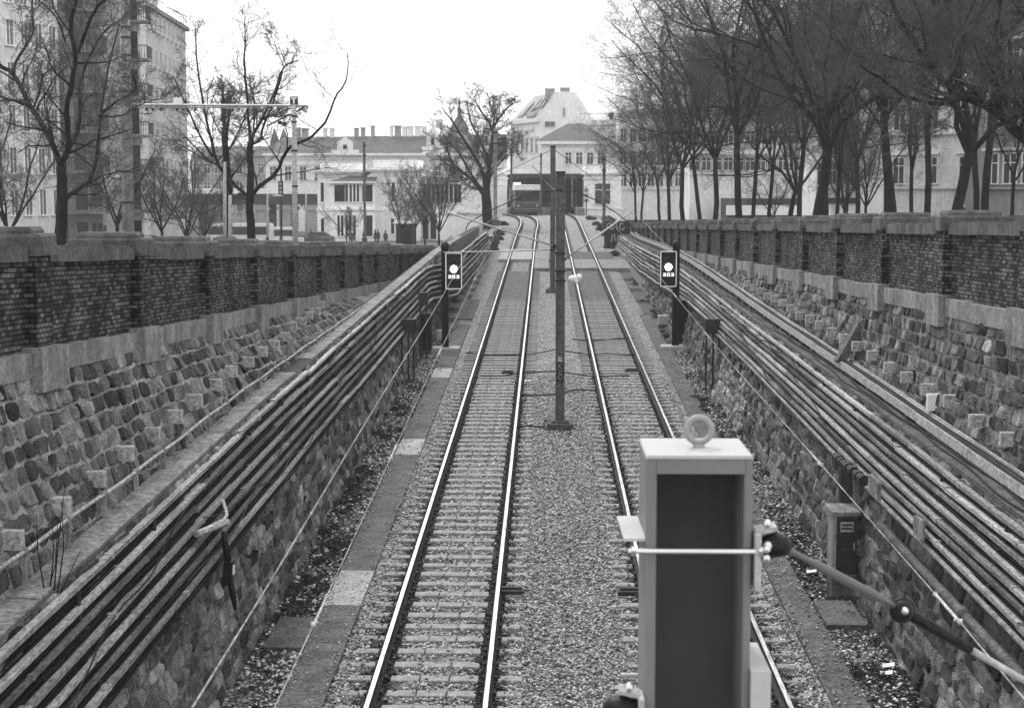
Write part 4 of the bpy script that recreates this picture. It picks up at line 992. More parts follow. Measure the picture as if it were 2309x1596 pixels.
q.b2(-33.32, -33.24, 142, 149.6, 23.6, 23.66); q.build('roof_railing', M_iron, bB)
facade(bB, (-32.15, 130.2), (-33.4, 149.5), [zb0 + 1.4 + 2.95 * k for k in range(1, 7)], 9, .7, 1.35, 0, frame=M_rend_l)
q = MB(); prism(q, [(-33.3, 126.7), (-31.9, 126.7), (-31.9, 128.6), (-33.3, 128.6)], zb0 - 1, 24); q.build('loggia_wall', M_apt, bB)
for k in range(7):
    z = zb0 + 1.4 + 2.95 * k
    q = MB(); q.b2(-33.1, -31.0, 125.3, 126.7, z - .18, z); t0 = q.build('balcony', M_conc, bB)
    q = MB()
    for i in range(11): q.b2(-33.05 + i * .2, -33.02 + i * .2, 125.32, 125.35, z, z + 1.0)
    q.b2(-33.1, -31, 125.3, 125.36, z + .98, z + 1.04); q.b2(-31.04, -31, 125.3, 126.7, z + .05, z + .98); q.build('railing', M_iron, t0)
    window(bB, (-32.55, 126.68, z + .1), 0, 1.0, 2.1, 0, frame=M_rend_l, pane=M_dark)
q = MB(); q.b2(-40, -29, 112, 112.3, zb0 - .5, zb0 + 2.1); tag(q.build('site_hoarding', M_white), 'long plain white hoarding in front of the left apartment block', 'hoarding')
q = MB(); q.bev(-28.6, -26.6, 118, 121, zb0 - .3, zb0 + 1.6, .1); tag(q.build('white_shed', M_white), 'low white kiosk roof between two piers of the left parapet', 'kiosk')
q = MB(); q.b2(-30.6, -29.8, 127, 127.2, zb0 + 0, zb0 + 2.3)

# grey long building with tiled roof and chimneys behind the station wing
bC = thing('long_house', 'long pale house with dark tiled roof and many chimneys behind the station', 'building', (-25, 262, 1.4))
Yc = 260
X0, X1 = at(600, 445, Yc).x, at(1140, 445, Yc).x
ze = at(800, 348, Yc).z; zr = at(900, 303, Yc + 6).z
q = MB(); prism(q, [(X0, Yc), (X1, Yc), (X1, Yc + 12), (X0, Yc + 12)], 1, ze); q.build('wall', M_rend_l, bC)
q = MB(); q.b2(X0 - .4, X1 + .3, Yc - .7, Yc + .2, ze - .25, ze + .15)
for i in range(90): q.b2(X0 + i * (X1 - X0) / 90, X0 + i * (X1 - X0) / 90 + .22, Yc - .5, Yc, ze - .6, ze - .25)
q.b2(X0, X1, Yc - .25, Yc + .1, ze - .85, ze - .6); q.build('cornice', M_rend_l, bC)
q = MB(); xa_, xb_ = X0 + 2.0, X1 - 3
q.add([(X0 - .4, Yc - .5, ze + .15), (X1, Yc - .5, ze + .15), (xb_ + 3, Yc + 6, zr), (xa_, Yc + 6, zr - .5), (X0, Yc + 12.5, ze), (X1, Yc + 12.5, ze)], [(0, 1, 2, 3), (3, 2, 5, 4), (0, 3, 4), (1, 5, 2)])
q.build('roof', M_roof, bC)
facade(bC, (X0, Yc), (X1, Yc), [ze - 4.2, ze - 8.4], 16, 1.0, 2.2, 3, frame=M_rend_l)
for x, w_, h, mt in ((672, 14, 10, M_rend_g), (690, 14, 8, M_rend_g), (805, 9, 9, M_rend_g), (820, 9, 10, M_rend_g), (842, 8, 14, M_rend_g), (884, 6, 14, M_rend_l), (898, 14, 14, M_rend_g), (913, 10, 12, M_rend_l), (926, 13, 13, M_rend_l), (943, 12, 13, M_rend_l), (957, 12, 13, M_rend_l), (735, 8, 9, M_rend_l), (750, 10, 9, M_rend_l)):
    k = Yc / 3600; X = at(x, 445, Yc + 6).x; q = MB(); q.b2(X - w_ * k / 2, X + w_ * k / 2, Yc + 5.6, Yc + 6.6, zr - .9, zr + h * k + .2); q.b2(X - w_ * k / 2 - .1, X + w_ * k / 2 + .1, Yc + 5.5, Yc + 6.7, zr + h * k + .2, zr + h * k + .4); q.build('chimney', mt, bC)
def gable(x, ytop, ybot, wpx, parent):
    k = Yc / 3600; c = at(x, ybot, Yc - .6); h = (ybot - ytop) * k; w_ = wpx * k
    q = MB(); q.bev(c.x - w_ / 2, c.x + w_ / 2, c.y, c.y + .6, c.z, c.z + h * .25, .05); q.bev(c.x - w_ * .28, c.x + w_ * .28, c.y, c.y + .6, c.z + h * .25, c.z + h * .68, .05)
    q.add([(c.x - w_ * .3, c.y, c.z + h * .68), (c.x + w_ * .3, c.y, c.z + h * .68), (c.x, c.y, c.z + h), (c.x - w_ * .3, c.y + .6, c.z + h * .68), (c.x + w_ * .3, c.y + .6, c.z + h * .68), (c.x, c.y + .6, c.z + h)], [(0, 1, 2), (3, 5, 4), (0, 2, 5, 3), (1, 4, 5, 2)])
    q.ball((c.x, c.y + .3, c.z + h + .1), .25); g = q.build('gable', M_rend_l, parent)
    w2 = MB(); w2.b2(c.x - w_ * .07, c.x + w_ * .07, c.y - .05, c.y + .1, c.z + h * .3, c.z + h * .55); w2.build('gable_window', M_dark, g)
gable(778, 310, 348, 62, bC); gable(976, 285, 346, 50, bC); gable(1097, 275, 346, 34, bC)
# church dome
bD = thing('church_tower', 'dark onion dome with a thin spire behind the big bare tree', 'building', at(1036, 300, 300)); c = at(1036, 300, 300); k = 300 / 3600
q = MB(); q.tube([(c.x, c.y, 1.4), (c.x, c.y, c.z)], 2.2, 10); q.build('drum', M_rend_g, bD)
q = MB(); q.tube([(c.x, c.y, c.z + a * k) for a in (0, 8, 18, 28, 36, 44, 54, 58)], [1.7, 1.8, 1.5, .9, .45, .3, .4, .2], 12); q.build('dome', M_roof, bD, smooth=True)
q = MB(); q.tube([(c.x, c.y, c.z + 56 * k), (c.x, c.y, c.z + 84 * k)], [.2, .04], 6); q.ball((c.x, c.y, c.z + 66 * k), .28); q.build('spire', M_iron, bD)

# tall gabled house in the middle
bE = thing('gabled_house', 'tall pale house with a blank gable wall and skylights, rising in the middle distance', 'building', (0, 300, 1.4))
YE = 300
A_ = at(1216, 445, YE); B_ = at(1337, 445, YE); A_ = (A_.x, YE); B_ = (B_.x, YE)
zl = at(1216, 268, YE).z; zR = at(1337, 258, YE).z
Lf = at(1152, 445, YE + 9); Lf = (Lf.x, YE + 9)
q = MB(); prism(q, [A_, B_, (B_[0] - 2, YE + 22), (Lf[0] + 6, YE + 26), Lf], 1.2, zl); q.build('wall', M_rend_l, bE)
g1, g2 = at(1256, 207, YE), at(1297, 207, YE)
q = MB(); q.add([(A_[0], YE - .02, zl), (B_[0], YE - .02, zl), (g2.x, YE - .02, g2.z), (g1.x, YE - .02, g1.z), (A_[0], YE + .5, zl), (B_[0], YE + .5, zl), (g2.x, YE + .5, g2.z), (g1.x, YE + .5, g1.z)], [(0, 1, 2, 3), (7, 6, 5, 4), (0, 3, 7, 4), (1, 5, 6, 2), (3, 2, 6, 7)]); q.build('gable_wall', M_rend_l, bE)
r1 = at(1150, 275, YE + 9); r2 = at(1205, 218, YE + 12); r3 = Vector((g1.x, YE, g1.z)); r4 = Vector((A_[0], YE, zl))
q = MB(); q.add([r4, r1, r2, r3], [(0, 1, 2, 3)]); q.add([r3, r2, r2 + Vector((4, 8, 0)), Vector((g2.x, YE, g2.z))], [(0, 1, 2, 3)]); q.add([Vector((g2.x, YE, g2.z)), r2 + Vector((4, 8, 0)), Vector((B_[0] - 2, YE + 22, zl)), Vector((B_[0], YE, zl))], [(0, 1, 2, 3)]); q.build('roof', M_roofl, bE)
for (u, v, u2, v2) in ((.15, .15, .3, .75), (.38, .2, .5, .85), (.56, .45, .66, .9), (.72, .45, .82, .9), (.5, .1, .75, .3)):
    def rp(u, v): a = r1.lerp(r4, u); b = r2.lerp(r3, u); return a.lerp(b, v) + Vector((-.05, -.15, .08))
    q = MB(); q.add([rp(u, v), rp(u2, v), rp(u2, v2), rp(u, v2), rp(u, v) + Vector((0, .1, -.1)), rp(u2, v) + Vector((0, .1, -.1)), rp(u2, v2) + Vector((0, .1, -.1)), rp(u, v2) + Vector((0, .1, -.1))], [(0, 1, 2, 3), (4, 7, 6, 5), (0, 4, 5, 1), (1, 5, 6, 2), (2, 6, 7, 3), (3, 7, 4, 0)]); q.build('skylight', M_glass, bE)
q = MB(); q.add([(Lf[0] - .8, Lf[1], r1.z - .6), (A_[0] - .3, YE - .8, zl - .6), (A_[0], YE, zl - .6), (Lf[0], Lf[1] + .5, r1.z - .6), (Lf[0] - .8, Lf[1], r1.z), (A_[0] - .3, YE - .8, zl), (A_[0], YE, zl), (Lf[0], Lf[1] + .5, r1.z)], [(0, 3, 2, 1), (4, 5, 6, 7), (0, 1, 5, 4), (1, 2, 6, 5), (2, 3, 7, 6), (3, 0, 4, 7)]); q.build('cornice', M_rend_l, bE)
facade(bE, (Lf[0], Lf[1]), A_, [zl - 6.2, zl - 12.5], 6, .9, 2.6, 3, frame=M_rend_l)
for (x, y, w_, h) in ((1265, 279, 1.6, 1.0), ):
    p = at(x - 25, y, YE); window(bE, (p.x, YE - .1, p.z - .5), 0, 1.7, .8, 1, frame=M_rend_g)
p = at(1272, 262, YE); window(bE, (p.x, YE - .1, p.z), 0, .5, 1.5, 0, pane=M_rend_g, frame=M_rend_l)
for x, y in ((1240, 202), (1274, 200)):
    c = at(x, y, YE + 2); q = MB(); q.b2(c.x - .9, c.x + .9, c.y, c.y + 1, c.z - 2, c.z); q.b2(c.x - 1, c.x + 1, c.y - .1, c.y + 1.1, c.z, c.z + .2); q.build('chimney', M_rend_g, bE)
c = at(1350, 270, YE - 10); bE2 = thing('roof_terrace_house', 'pale house with a flat roof terrace just right of the tall gabled house', 'building', (c.x, c.y, 1.4))
q = MB(); q.b2(c.x - 3.5, c.x + 4, c.y, c.y + 12, 1.2, c.z); q.build('wall', M_rend_l, bE2)
q = MB(); q.b2(c.x - 3.8, c.x + 4.3, c.y - .4, c.y + .1, c.z - 1, c.z - .6); q.build('cornice', M_rend_l, bE2)
q = MB(); [q.b2(c.x - 3.4 + i * .8, c.x - 3.35 + i * .8, c.y, c.y + .05, c.z, c.z + 1) for i in range(9)]; q.b2(c.x - 3.4, c.x + 3.1, c.y, c.y + .05, c.z + 1, c.z + 1.06); q.build('roof_railing', M_iron, bE2)
q = MB(); q.ball((c.x + 2.3, c.y + 2, c.z + .9), .55, 0, 8); q.b2(c.x + 2, c.x + 2.6, c.y + 1.7, c.y + 2.3, c.z - .1, c.z + .6); q.build('roof_plant', M_weed, bE2)
# hip roofed building right behind the station
YF = 244; a = at(1213, 318, YF); b = at(1372, 318, YF); bF = thing('hip_roof_house', 'pale house with a dark hipped roof directly above the station opening', 'building', (5, YF, 1.4))
q = MB(); q.b2(a.x + .5, b.x - .3, YF, YF + 14, 1.2, a.z - .2); q.build('wall', M_rend_l, bF)
q = MB(); q.b2(a.x - .2, b.x + .2, YF - .8, YF + .2, a.z - .5, a.z); 
for i in range(30): q.b2(a.x + .6 + i * (b.x - a.x - 1) / 30, a.x + .75 + i * (b.x - a.x - 1) / 30, YF - .5, YF, a.z - .85, a.z - .5)
q.build('cornice', M_rend_l, bF)
ra, rb = at(1280, 279, YF + 6), at(1318, 279, YF + 6)
q = MB(); q.add([(a.x - .3, YF - .9, a.z), (b.x + .3, YF - .9, a.z), (b.x + .3, YF + 14, a.z), (a.x - .3, YF + 14, a.z), ra, rb], [(0, 1, 5, 4), (1, 2, 5), (2, 3, 4, 5), (3, 0, 4)]); q.build('roof', M_roof, bF)
facade(bF, (a.x + .5, YF), (b.x - .3, YF), [at(1230, 370, YF).z], 6, .9, 1.7, 3, frame=M_rend_l, skip=(0, 1))
# cross viaduct and far houses left
YG = 228; bG = thing('road_viaduct', 'pale girder viaduct crossing behind the left trees', 'bridge', (-35, YG, 1.4)); z0 = at(600, 447, YG).z; z1 = at(600, 425, YG).z
q = MB(); q.b2(-75, -29.5, YG, YG + 8, z0 + .6, z1); q.build('deck', M_rend_l, bG); q = MB(); q.b2(-75, -29.6, YG + .4, YG + 7.6, z0 - .9, z0 + .6); q.build('girder', M_iron, bG)
for x in (430, 480, 590, 640, 700):
    X = at(x, 445, YG).x; q = MB(); q.bev(X - .9, X + .9, YG + .5, YG + 7.5, 1.2, z0 - .9, .1); q.b2(X - 1.1, X + 1.1, YG + .3, YG + 7.7, z0 - 1.7, z0 - 1.3); q.build('pier', M_rend_g, bG)
bH = thing('street_house', 'grey row of houses with a dark roof behind the left viaduct', 'building', (-50, 300, 1.4))
zE = at(600, 352, 300).z; zT = at(600, 330, 305).z; xa_, xb_ = at(432, 445, 300).x, at(650, 445, 300).x
q = MB(); q.b2(xa_, xb_, 300, 312, 1.2, zE); q.build('wall', M_rend_g, bH); q = MB(); q.add([(xa_, 299.5, zE), (xb_, 299.5, zE), (xb_, 306, zT), (xa_, 306, zT), (xb_, 312, zE), (xa_, 312, zE)], [(0, 1, 2, 3), (3, 2, 4, 5), (0, 3, 5), (1, 4, 2)]); q.build('roof', M_roof, bH)
facade(bH, (xa_, 300), (xb_, 300), [zE - 3.3, zE - 6.8, zE - 10.3], 9, 1.1, 1.9, 2, frame=M_rend_l)
for x in (620, 640):
    c = at(x, 345, 296); q = MB(); q.tube([(c.x, c.y, c.z), (c.x, c.y, c.z + 2), (c.x, c.y, c.z + 4.5)], [1.1, .9, .05], 8); q.build('turret', M_roof, bH)

# ------------------------------------------------------------------ the station
YS = 203; kS = YS / 3600
st = thing('station_building', 'white classical station wing with two parapet blocks and tall windows, left of the tracks', 'building', (-20, YS, 1.5))
def sx(x): return at(x, 445, YS).x
def sz(y): return at(1230, y, YS).z
z0 = 1.3
def block(x0, x1, ytop, yc, dep, yoff=0):
    X0, X1 = sx(x0), sx(x1); y = YS + yoff
    q = MB(); q.b2(X0, X1, y, y + dep, z0, sz(yc)); q.build('wall', M_render, st)
    q = MB(); q.b2(X0 + .3, X1 - .3, y + .3, y + dep - .3, sz(yc) + .5, sz(ytop)); q.b2(X0 + .2, X1 - .2, y + .2, y + dep - .2, sz(ytop), sz(ytop) + .18)
    q.b2(X0 + .8, X1 - .8, y + .18, y + .31, sz(yc) + .85, sz(ytop) - .25); q.build('parapet', M_render, st)
    q = MB(); q.b2(X0 - .9, X1 + .9, y - .9, y + dep + .5, sz(yc) + .18, sz(yc) + .45); q.b2(X0 - .5, X1 + .5, y - .5, y + dep + .3, sz(yc) - .05, sz(yc) + .18); q.b2(X0 - .2, X1 + .2, y - .2, y + dep + .1, sz(yc) - .45, sz(yc) - .3); q.build('cornice', M_render, st)
    q = MB()
    for i in range(9): zz = z0 + .5 + i * .38; q.b2(X0 - .06, X1 + .06, y - .06, y + .1, zz, zz + .32)
    q.b2(X0 - .15, X1 + .15, y - .15, y + .1, z0 + 3.95, z0 + 4.25); q.build('rusticated_base', M_render, st)
block(716, 815, 372, 391, 9); block(838, 948, 364, 387, 9, -.5)
q = MB(); q.b2(sx(748), sx(850), YS - 2.2, YS + 4, z0, sz(411)); q.build('wall', M_render, st)
q = MB(); q.add([(sx(744), YS - 2.8, sz(411)), (sx(852), YS - 2.8, sz(411)), (sx(852), YS, sz(396)), (sx(790), YS, sz(396))], [(0, 1, 2, 3)]); q.add([(sx(744), YS - 2.8, sz(411)), (sx(790), YS, sz(396)), (sx(744), YS + 1, sz(411))], [(0, 1, 2)]); q.build('porch_roof', M_roof, st)
q = MB(); q.b2(sx(744), sx(852), YS - 2.9, YS - 2.1, sz(414), sz(410)); q.b2(sx(746), sx(850), YS - 2.45, YS - 2.1, sz(474), sz(470)); q.build('porch_cornice', M_render, st)
for x in (767, 835):
    window(st, (sx(x + (4 if x < 800 else -2)), YS - 2.2, sz(455)), 0, 1.3, 2.1, 0, pane=M_dark, frame=M_render)
for x in (787, 796, 804, 812): window(st, (sx(x), YS - 2.2, sz(455)), 0, .28, 2.1, 0, pane=M_dark, frame=M_render)
for x in (727, 888): window(st, (sx(x), YS - (0 if x < 800 else .5), sz(455)), 0, .4, 2.4, 0, pane=M_dark, frame=M_render)
for x in (727, 886): window(st, (sx(x), YS - (.06 if x < 800 else .56), sz(527)), 0, .4, 1.9, 0, pane=M_dark, frame=M_render)
for x in (768, 776, 786, 794, 804): window(st, (sx(x), YS - 2.2, sz(532)), 0, .3, 2.6, 0, pane=M_dark, frame=M_render)
window(st, (sx(835), YS - 2.2, sz(532)), 0, 1.0, 2.6, 0, pane=M_dark, frame=M_render)
q = MB(); q.b2(sx(830), sx(890) - 1.4, YS - .62, YS - .4, sz(399), sz(396)); q.build('lunette', M_render, st)
# long hall towards the tracks
q = MB(); q.b2(sx(948), sx(1100), YS + .5, YS + 9, z0, sz(400)); q.build('hall_wall', M_render, st)
q = MB(); q.b2(sx(945), sx(1103), YS - .2, YS + .6, sz(400), sz(396)); q.b2(sx(947), sx(1101), YS + .1, YS + .6, sz(406), sz(403)); q.b2(sx(948), sx(1101), YS + .2, YS + .6, sz(482), sz(477)); q.build('hall_cornice', M_render, st)
for x in (957, 967, 977, 987, 997, 1007, 1017, 1027, 1036): window(st, (sx(x), YS + .5, sz(457)), 0, .42, 2.3, 0, pane=M_dark, frame=M_render)
for x in (960, 975): window(st, (sx(x), YS + .5, sz(540)), 0, .9, 3.0, 0, pane=M_dark, frame=M_render)
window(st, (sx(1090), YS + .5, sz(462)), 0, .4, 1.0, 0, pane=M_dark, frame=M_render)
q = MB(); q.b2(sx(1100), sx(1121), YS + 1, YS + 9, 2, sz(397)); q.build('link_wall', M_render, st)
def pavilion(x0, x1, ytop, ybot, lab, win=None):
    t = thing('station_pavilion', lab, 'building', (sx((x0 + x1) / 2), YS, sz(ybot))); X0, X1 = sx(x0), sx(x1); zt_, zb_ = sz(ytop), sz(ybot)
    q = MB(); q.b2(X0, X1, YS - 1, YS + 8, 1.3, zt_ - 1.1); q.build('wall', M_render, t)
    q = MB(); q.b2(X0 - .35, X1 + .35, YS - 1.35, YS + 8.3, zt_ - 1.1, zt_ - .9); q.b2(X0 - .15, X1 + .15, YS - 1.15, YS + 8.1, zt_ - 1.7, zt_ - 1.55); q.b2(X0 + .1, X1 - .1, YS - .9, YS + 7.9, zt_ - .9, zt_); q.build('cornice', M_render, t)
    q = MB(); q.b2(X0 - .12, X1 + .12, YS - 1.12, YS + 8, zb_ + .2, zb_ + .45); q.build('base_course', M_render, t)
    if win: window(t, (sx(win[0]), YS - 1, sz(win[2])), 0, (win[1]) * kS, (win[2] - win[3]) * kS, 2, pane=M_glass, frame=M_render)
    return t
pavilion(1120, 1144, 374, 476, 'narrow white pavilion at the left side of the station opening')
pavilion(1316, 1400, 374, 476, 'white station pavilion with one big dark window right of the tracks', (1358, 34, 460, 415))
hl = thing('station_hall', 'dark station hall opening with a steel girder roof over the tracks', 'station hall', (0, YS, 5))
xl, xr = sx(1144), sx(1316)
q = MB(); q.b2(xl, xr, YS + .3, YS + 34, sz(391), sz(385)); q.b2(xl, xr, YS - .4, YS + .3, sz(392), sz(382)); q.build('roof_slab', M_rend_l, hl)
q = MB(); q.b2(xl, xr, YS - .3, YS + .2, sz(402), sz(392.5)); 
for i in range(10): q.b2(xl, xr, YS + 2 + i * 3.2, YS + 2.4 + i * 3.2, sz(400), sz(391.2))
q.build('girder', M_iron, hl)
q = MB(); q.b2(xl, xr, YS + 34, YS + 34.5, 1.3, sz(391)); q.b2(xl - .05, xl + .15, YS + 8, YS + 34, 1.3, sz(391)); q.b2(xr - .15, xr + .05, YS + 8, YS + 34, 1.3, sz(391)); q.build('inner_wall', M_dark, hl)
q = MB(); q.b2(xl + .2, -4.9 + .9, YS - 12, YS + 34, 4.4, 5.75); q.b2(2.2 + 1.5, xr - .2, YS - 14, YS + 34, 4.4, 5.75); q.b2(-1.6, .6, YS - 6, YS + 34, 4.4, 5.75); q.build('platform', M_conc, hl)
for X in (-1.2, .3, 3.9): q = MB(); q.b2(X - .1, X + .1, YS, YS + .2, 5.7, sz(402)); q.build('column', M_iron, hl)
for X in (sx(1165), sx(1265)): q = MB(); q.b2(X - .5, X + .5, YS + 3, YS + 3.2, sz(416), sz(411)); q.build('lit_sign', M_digit, hl)
for x in (1153, 1322):
    c = at(x, 455, 196); t = thing('departure_signal', 'small dark signal mast with stacked round lamps beside the ' + ('train' if x < 1200 else 'right station pavilion'), 'signal', (c.x, c.y, 5))
    q = MB(); q.b2(c.x - .06, c.x + .06, c.y, c.y + .1, 4.8, c.z + 1.8); q.build('post', M_iron, t); q = MB()
    for k in range(3): q.bev(c.x - .28, c.x + .28, c.y - .1, c.y, c.z - .1 + k * .62, c.z + .4 + k * .62, .06)
    q.build('lamp_housing', M_conc_l, t)
    q = MB()
    for k in range(3): q.disc((c.x, c.y - .12, c.z + .15 + k * .62), (0, 1, 0), .15, .04, 10)
    q.build('lamp', M_dark, t)
# train
TX, TY = sx(1187) * 190 / YS, 190; TX = (1190 - 1230) / 3600 * 190
tr_ = thing('metro_train', 'dark fronted train with a pale roof standing at the left platform', 'train', (TX, TY, 5.0))
def tb(q, x0, x1, y0, y1, z0_, z1_, b=.04):
    o = len(q.v); q.bev(x0, x1, y0, y1, z0_, z1_, b); Rm = Matrix.Rotation(R(4), 3, 'Z')
    for i in range(o, len(q.v)):
        v = Rm @ Vector(q.v[i]); q.v[i] = (v.x + TX, v.y + TY, v.z + 4.85)
q = MB(); tb(q, -1.5, 1.5, 0, 26, .35, 2.2, .1); q.build('body', M_train, tr_)
q = MB(); tb(q, -1.5, 1.5, .02, 26, 2.2, 3.0, .1); q.build('window_band', M_glass, tr_)
q = MB(); tb(q, -1.5, 1.5, .01, 26, 3.0, 3.65, .15); q.build('roof', M_rend_l, tr_)
for (a, b) in ((-1.3, -.5), (-.4, .4), (.5, 1.3)): q = MB(); tb(q, a, b, -.03, .1, 1.75, 2.75, .02); q.build('windscreen', M_dark, tr_)
for a in (-1.1, 1.1): q = MB(); tb(q, a - .12, a + .12, -.05, .1, 1.05, 1.25, .03); q.build('headlight', M_conc_l, tr_)
q = MB(); tb(q, -1.45, 1.45, -.06, .05, 1.45, 1.52, .01); tb(q, -1.45, 1.45, -.06, .05, .75, .80, .01); q.build('trim_line', M_conc, tr_)
q = MB(); tb(q, -1.2, 1.2, .2, 25, .0, .4, .05); q.build('running_gear', M_dark, tr_)

# ------------------------------------------------------------------ bare trees
def polyline(p, d, L_, n, wig, trop, rnd):
    pts = [p]; d = d.normalized(); s_ = L_ / n
    for i in range(n):
        d = (d + Vector((rnd.gauss(0, wig), rnd.gauss(0, wig), rnd.gauss(0, wig * .8) + trop))).normalized(); pts.append(pts[-1] + d * s_)
    return pts
class Tree:
    def __init__(s, seed, mn=.0055): s.mn = mn; s.r = random.Random(seed); s.big = MB(); s.P0 = []; s.P1 = []; s.R0 = []; s.R1 = []
    def add(s, pts, r0, r1, big):
        n = len(pts) - 1
        if big:
            s.big.tube(pts, [r0 + (r1 - r0) * i / n for i in range(n + 1)], 9 if r0 > .1 else 6)
        else:
            for i in range(n):
                s.P0.append(pts[i]); s.P1.append(pts[i + 1]); s.R0.append(r0 + (r1 - r0) * i / n); s.R1.append(r0 + (r1 - r0) * (i + 1) / n)
    def sprout(s, pts, r0, r1, lv, cfg):
        """side branches along a branch"""
        if lv >= len(cfg): return
        num, lf, ang, trop, start = cfg[lv]
        L_ = sum((pts[i + 1] - pts[i]).length for i in range(len(pts) - 1)); n = len(pts) - 1; r = s.r
        cnt = max(1, int(round(num * r.uniform(.75, 1.25))))
        for k in range(cnt):
            u = start + (1 - start) * (k + r.random()) / cnt; u = min(u, .999); i = int(u * n); f = u * n - i
            p = pts[i].lerp(pts[i + 1], f); d = (pts[i + 1] - pts[i]).normalized()
            ax = d.orthogonal().normalized(); ax.rotate(Matrix.Rotation(r.uniform(0, 6.283), 3, d))
            a = math.radians(r.gauss(ang, 10)); nd = d * math.cos(a) + ax * math.sin(a)
            rr = r0 + (r1 - r0) * u
            ln = L_ * lf * (1.15 - .55 * u) * r.uniform(.65, 1.3)
            r_c = max(s.mn, rr * r.uniform(.42, .62)); r_e = max(s.mn * .65, r_c * .35)
            seg = 5 if lv < 2 else (4 if lv < 3 else 3)
            q = polyline(p, nd, ln, seg, .2 if lv < 2 else .26, trop, r)
            s.add(q, r_c, r_e, r_c > .028)
            s.sprout(q, r_c, r_e, lv + 1, cfg)
    def build(s, t):
        s.big.build('trunk', M_bark, t, smooth=True)
        P0 = np.array([tuple(p) for p in s.P0]); P1 = np.array([tuple(p) for p in s.P1]); R0 = np.array(s.R0)[:, None, None]; R1 = np.array(s.R1)[:, None, None]
        d = P1 - P0; d /= np.maximum(1e-6, np.linalg.norm(d, axis=1))[:, None]
        a = np.cross(d, np.array([.3, .9, .31])); a /= np.linalg.norm(a, axis=1)[:, None]; b = np.cross(d, a)
        th = np.array([0, 2 * np.pi / 3, 4 * np.pi / 3]); ring = a[:, None] * np.cos(th)[None, :, None] + b[:, None] * np.sin(th)[None, :, None]
        V = np.concatenate([P0[:, None] + ring * R0, P1[:, None] + ring * R1], 1).reshape(-1, 3); n = len(P0)
        fc = np.array([(0, 1, 4, 3), (1, 2, 5, 4), (2, 0, 3, 5)]); Fc = (fc[None] + (np.arange(n) * 6)[:, None, None]).reshape(-1, 4)
        return npmesh('crown', V, Fc, M_bark_t, t)
def auto_tree(seed, H=17, tr=.26, th=.28, lean=0.0, cfg=None, limbs=5, spread=38, name='bare_tree', wig=.07, leanx=0.0, mn=.0055):
    """a tree at the origin: trunk to th*H, then main limbs"""
    T = Tree(seed, mn); r = T.r; h0 = H * th
    tp = polyline(Vector((0, 0, -.3)), Vector((leanx, lean, 1)), h0 + .3, 6, wig * .3, .03, r)
    T.big.tube(tp, [tr * 1.25, tr * 1.02, tr * .97, tr * .94, tr * .9, tr * .88, tr * .84], 12)
    top = tp[-1]; d0 = (tp[-1] - tp[-2]).normalized(); a0 = r.uniform(0, 6.28)
    for k in range(limbs):
        a = a0 + k * 6.283 / limbs + r.uniform(-.4, .4); sp = math.radians(r.gauss(spread, 9)) if k else math.radians(8)
        d = Vector((math.cos(a) * math.sin(sp), math.sin(a) * math.sin(sp), math.cos(sp))) + d0 * .3
        L_ = (H - h0) * r.uniform(.8, 1.05); rr = tr * r.uniform(.45, .62)
        b = top.lerp(tp[-2], r.uniform(0, .8)); q = polyline(b, d, L_, 8, wig * 1.6, .05, r)
        T.add(q, rr, .03, True); T.sprout(q, rr, .03, 0, cfg)
    t = thing(name, 'tree', 'tree'); T.build(t); return t
DENSE = [(10, .48, 54, .01, .06), (7, .5, 50, .01, .10), (6, .5, 48, .0, .1), (4, .52, 42, .0, .1)]
LIGHT = [(10, .38, 44, .05, .15), (8, .44, 42, .04, .15), (6, .45, 40, .03, .1), (3, .5, 35, .02, .1)]
protos = [auto_tree(11 + i, H=17.5 + (i % 3) * 1.5, tr=(.24, .17, .22, .16, .18)[i], th=(.26, .34, .22, .38, .30)[i], cfg=DENSE, limbs=(5, 4, 5, 4, 6)[i], spread=(42, 36, 46, 34, 44)[i], lean=0, mn=.0068, leanx=(-.12, .05, -.16, .02, .1)[i], wig=.15) for i in range(5)]
for p in protos: p['group'] = 'bare park trees behind the right parapet'
GRP = 'bare park trees behind the right parapet'
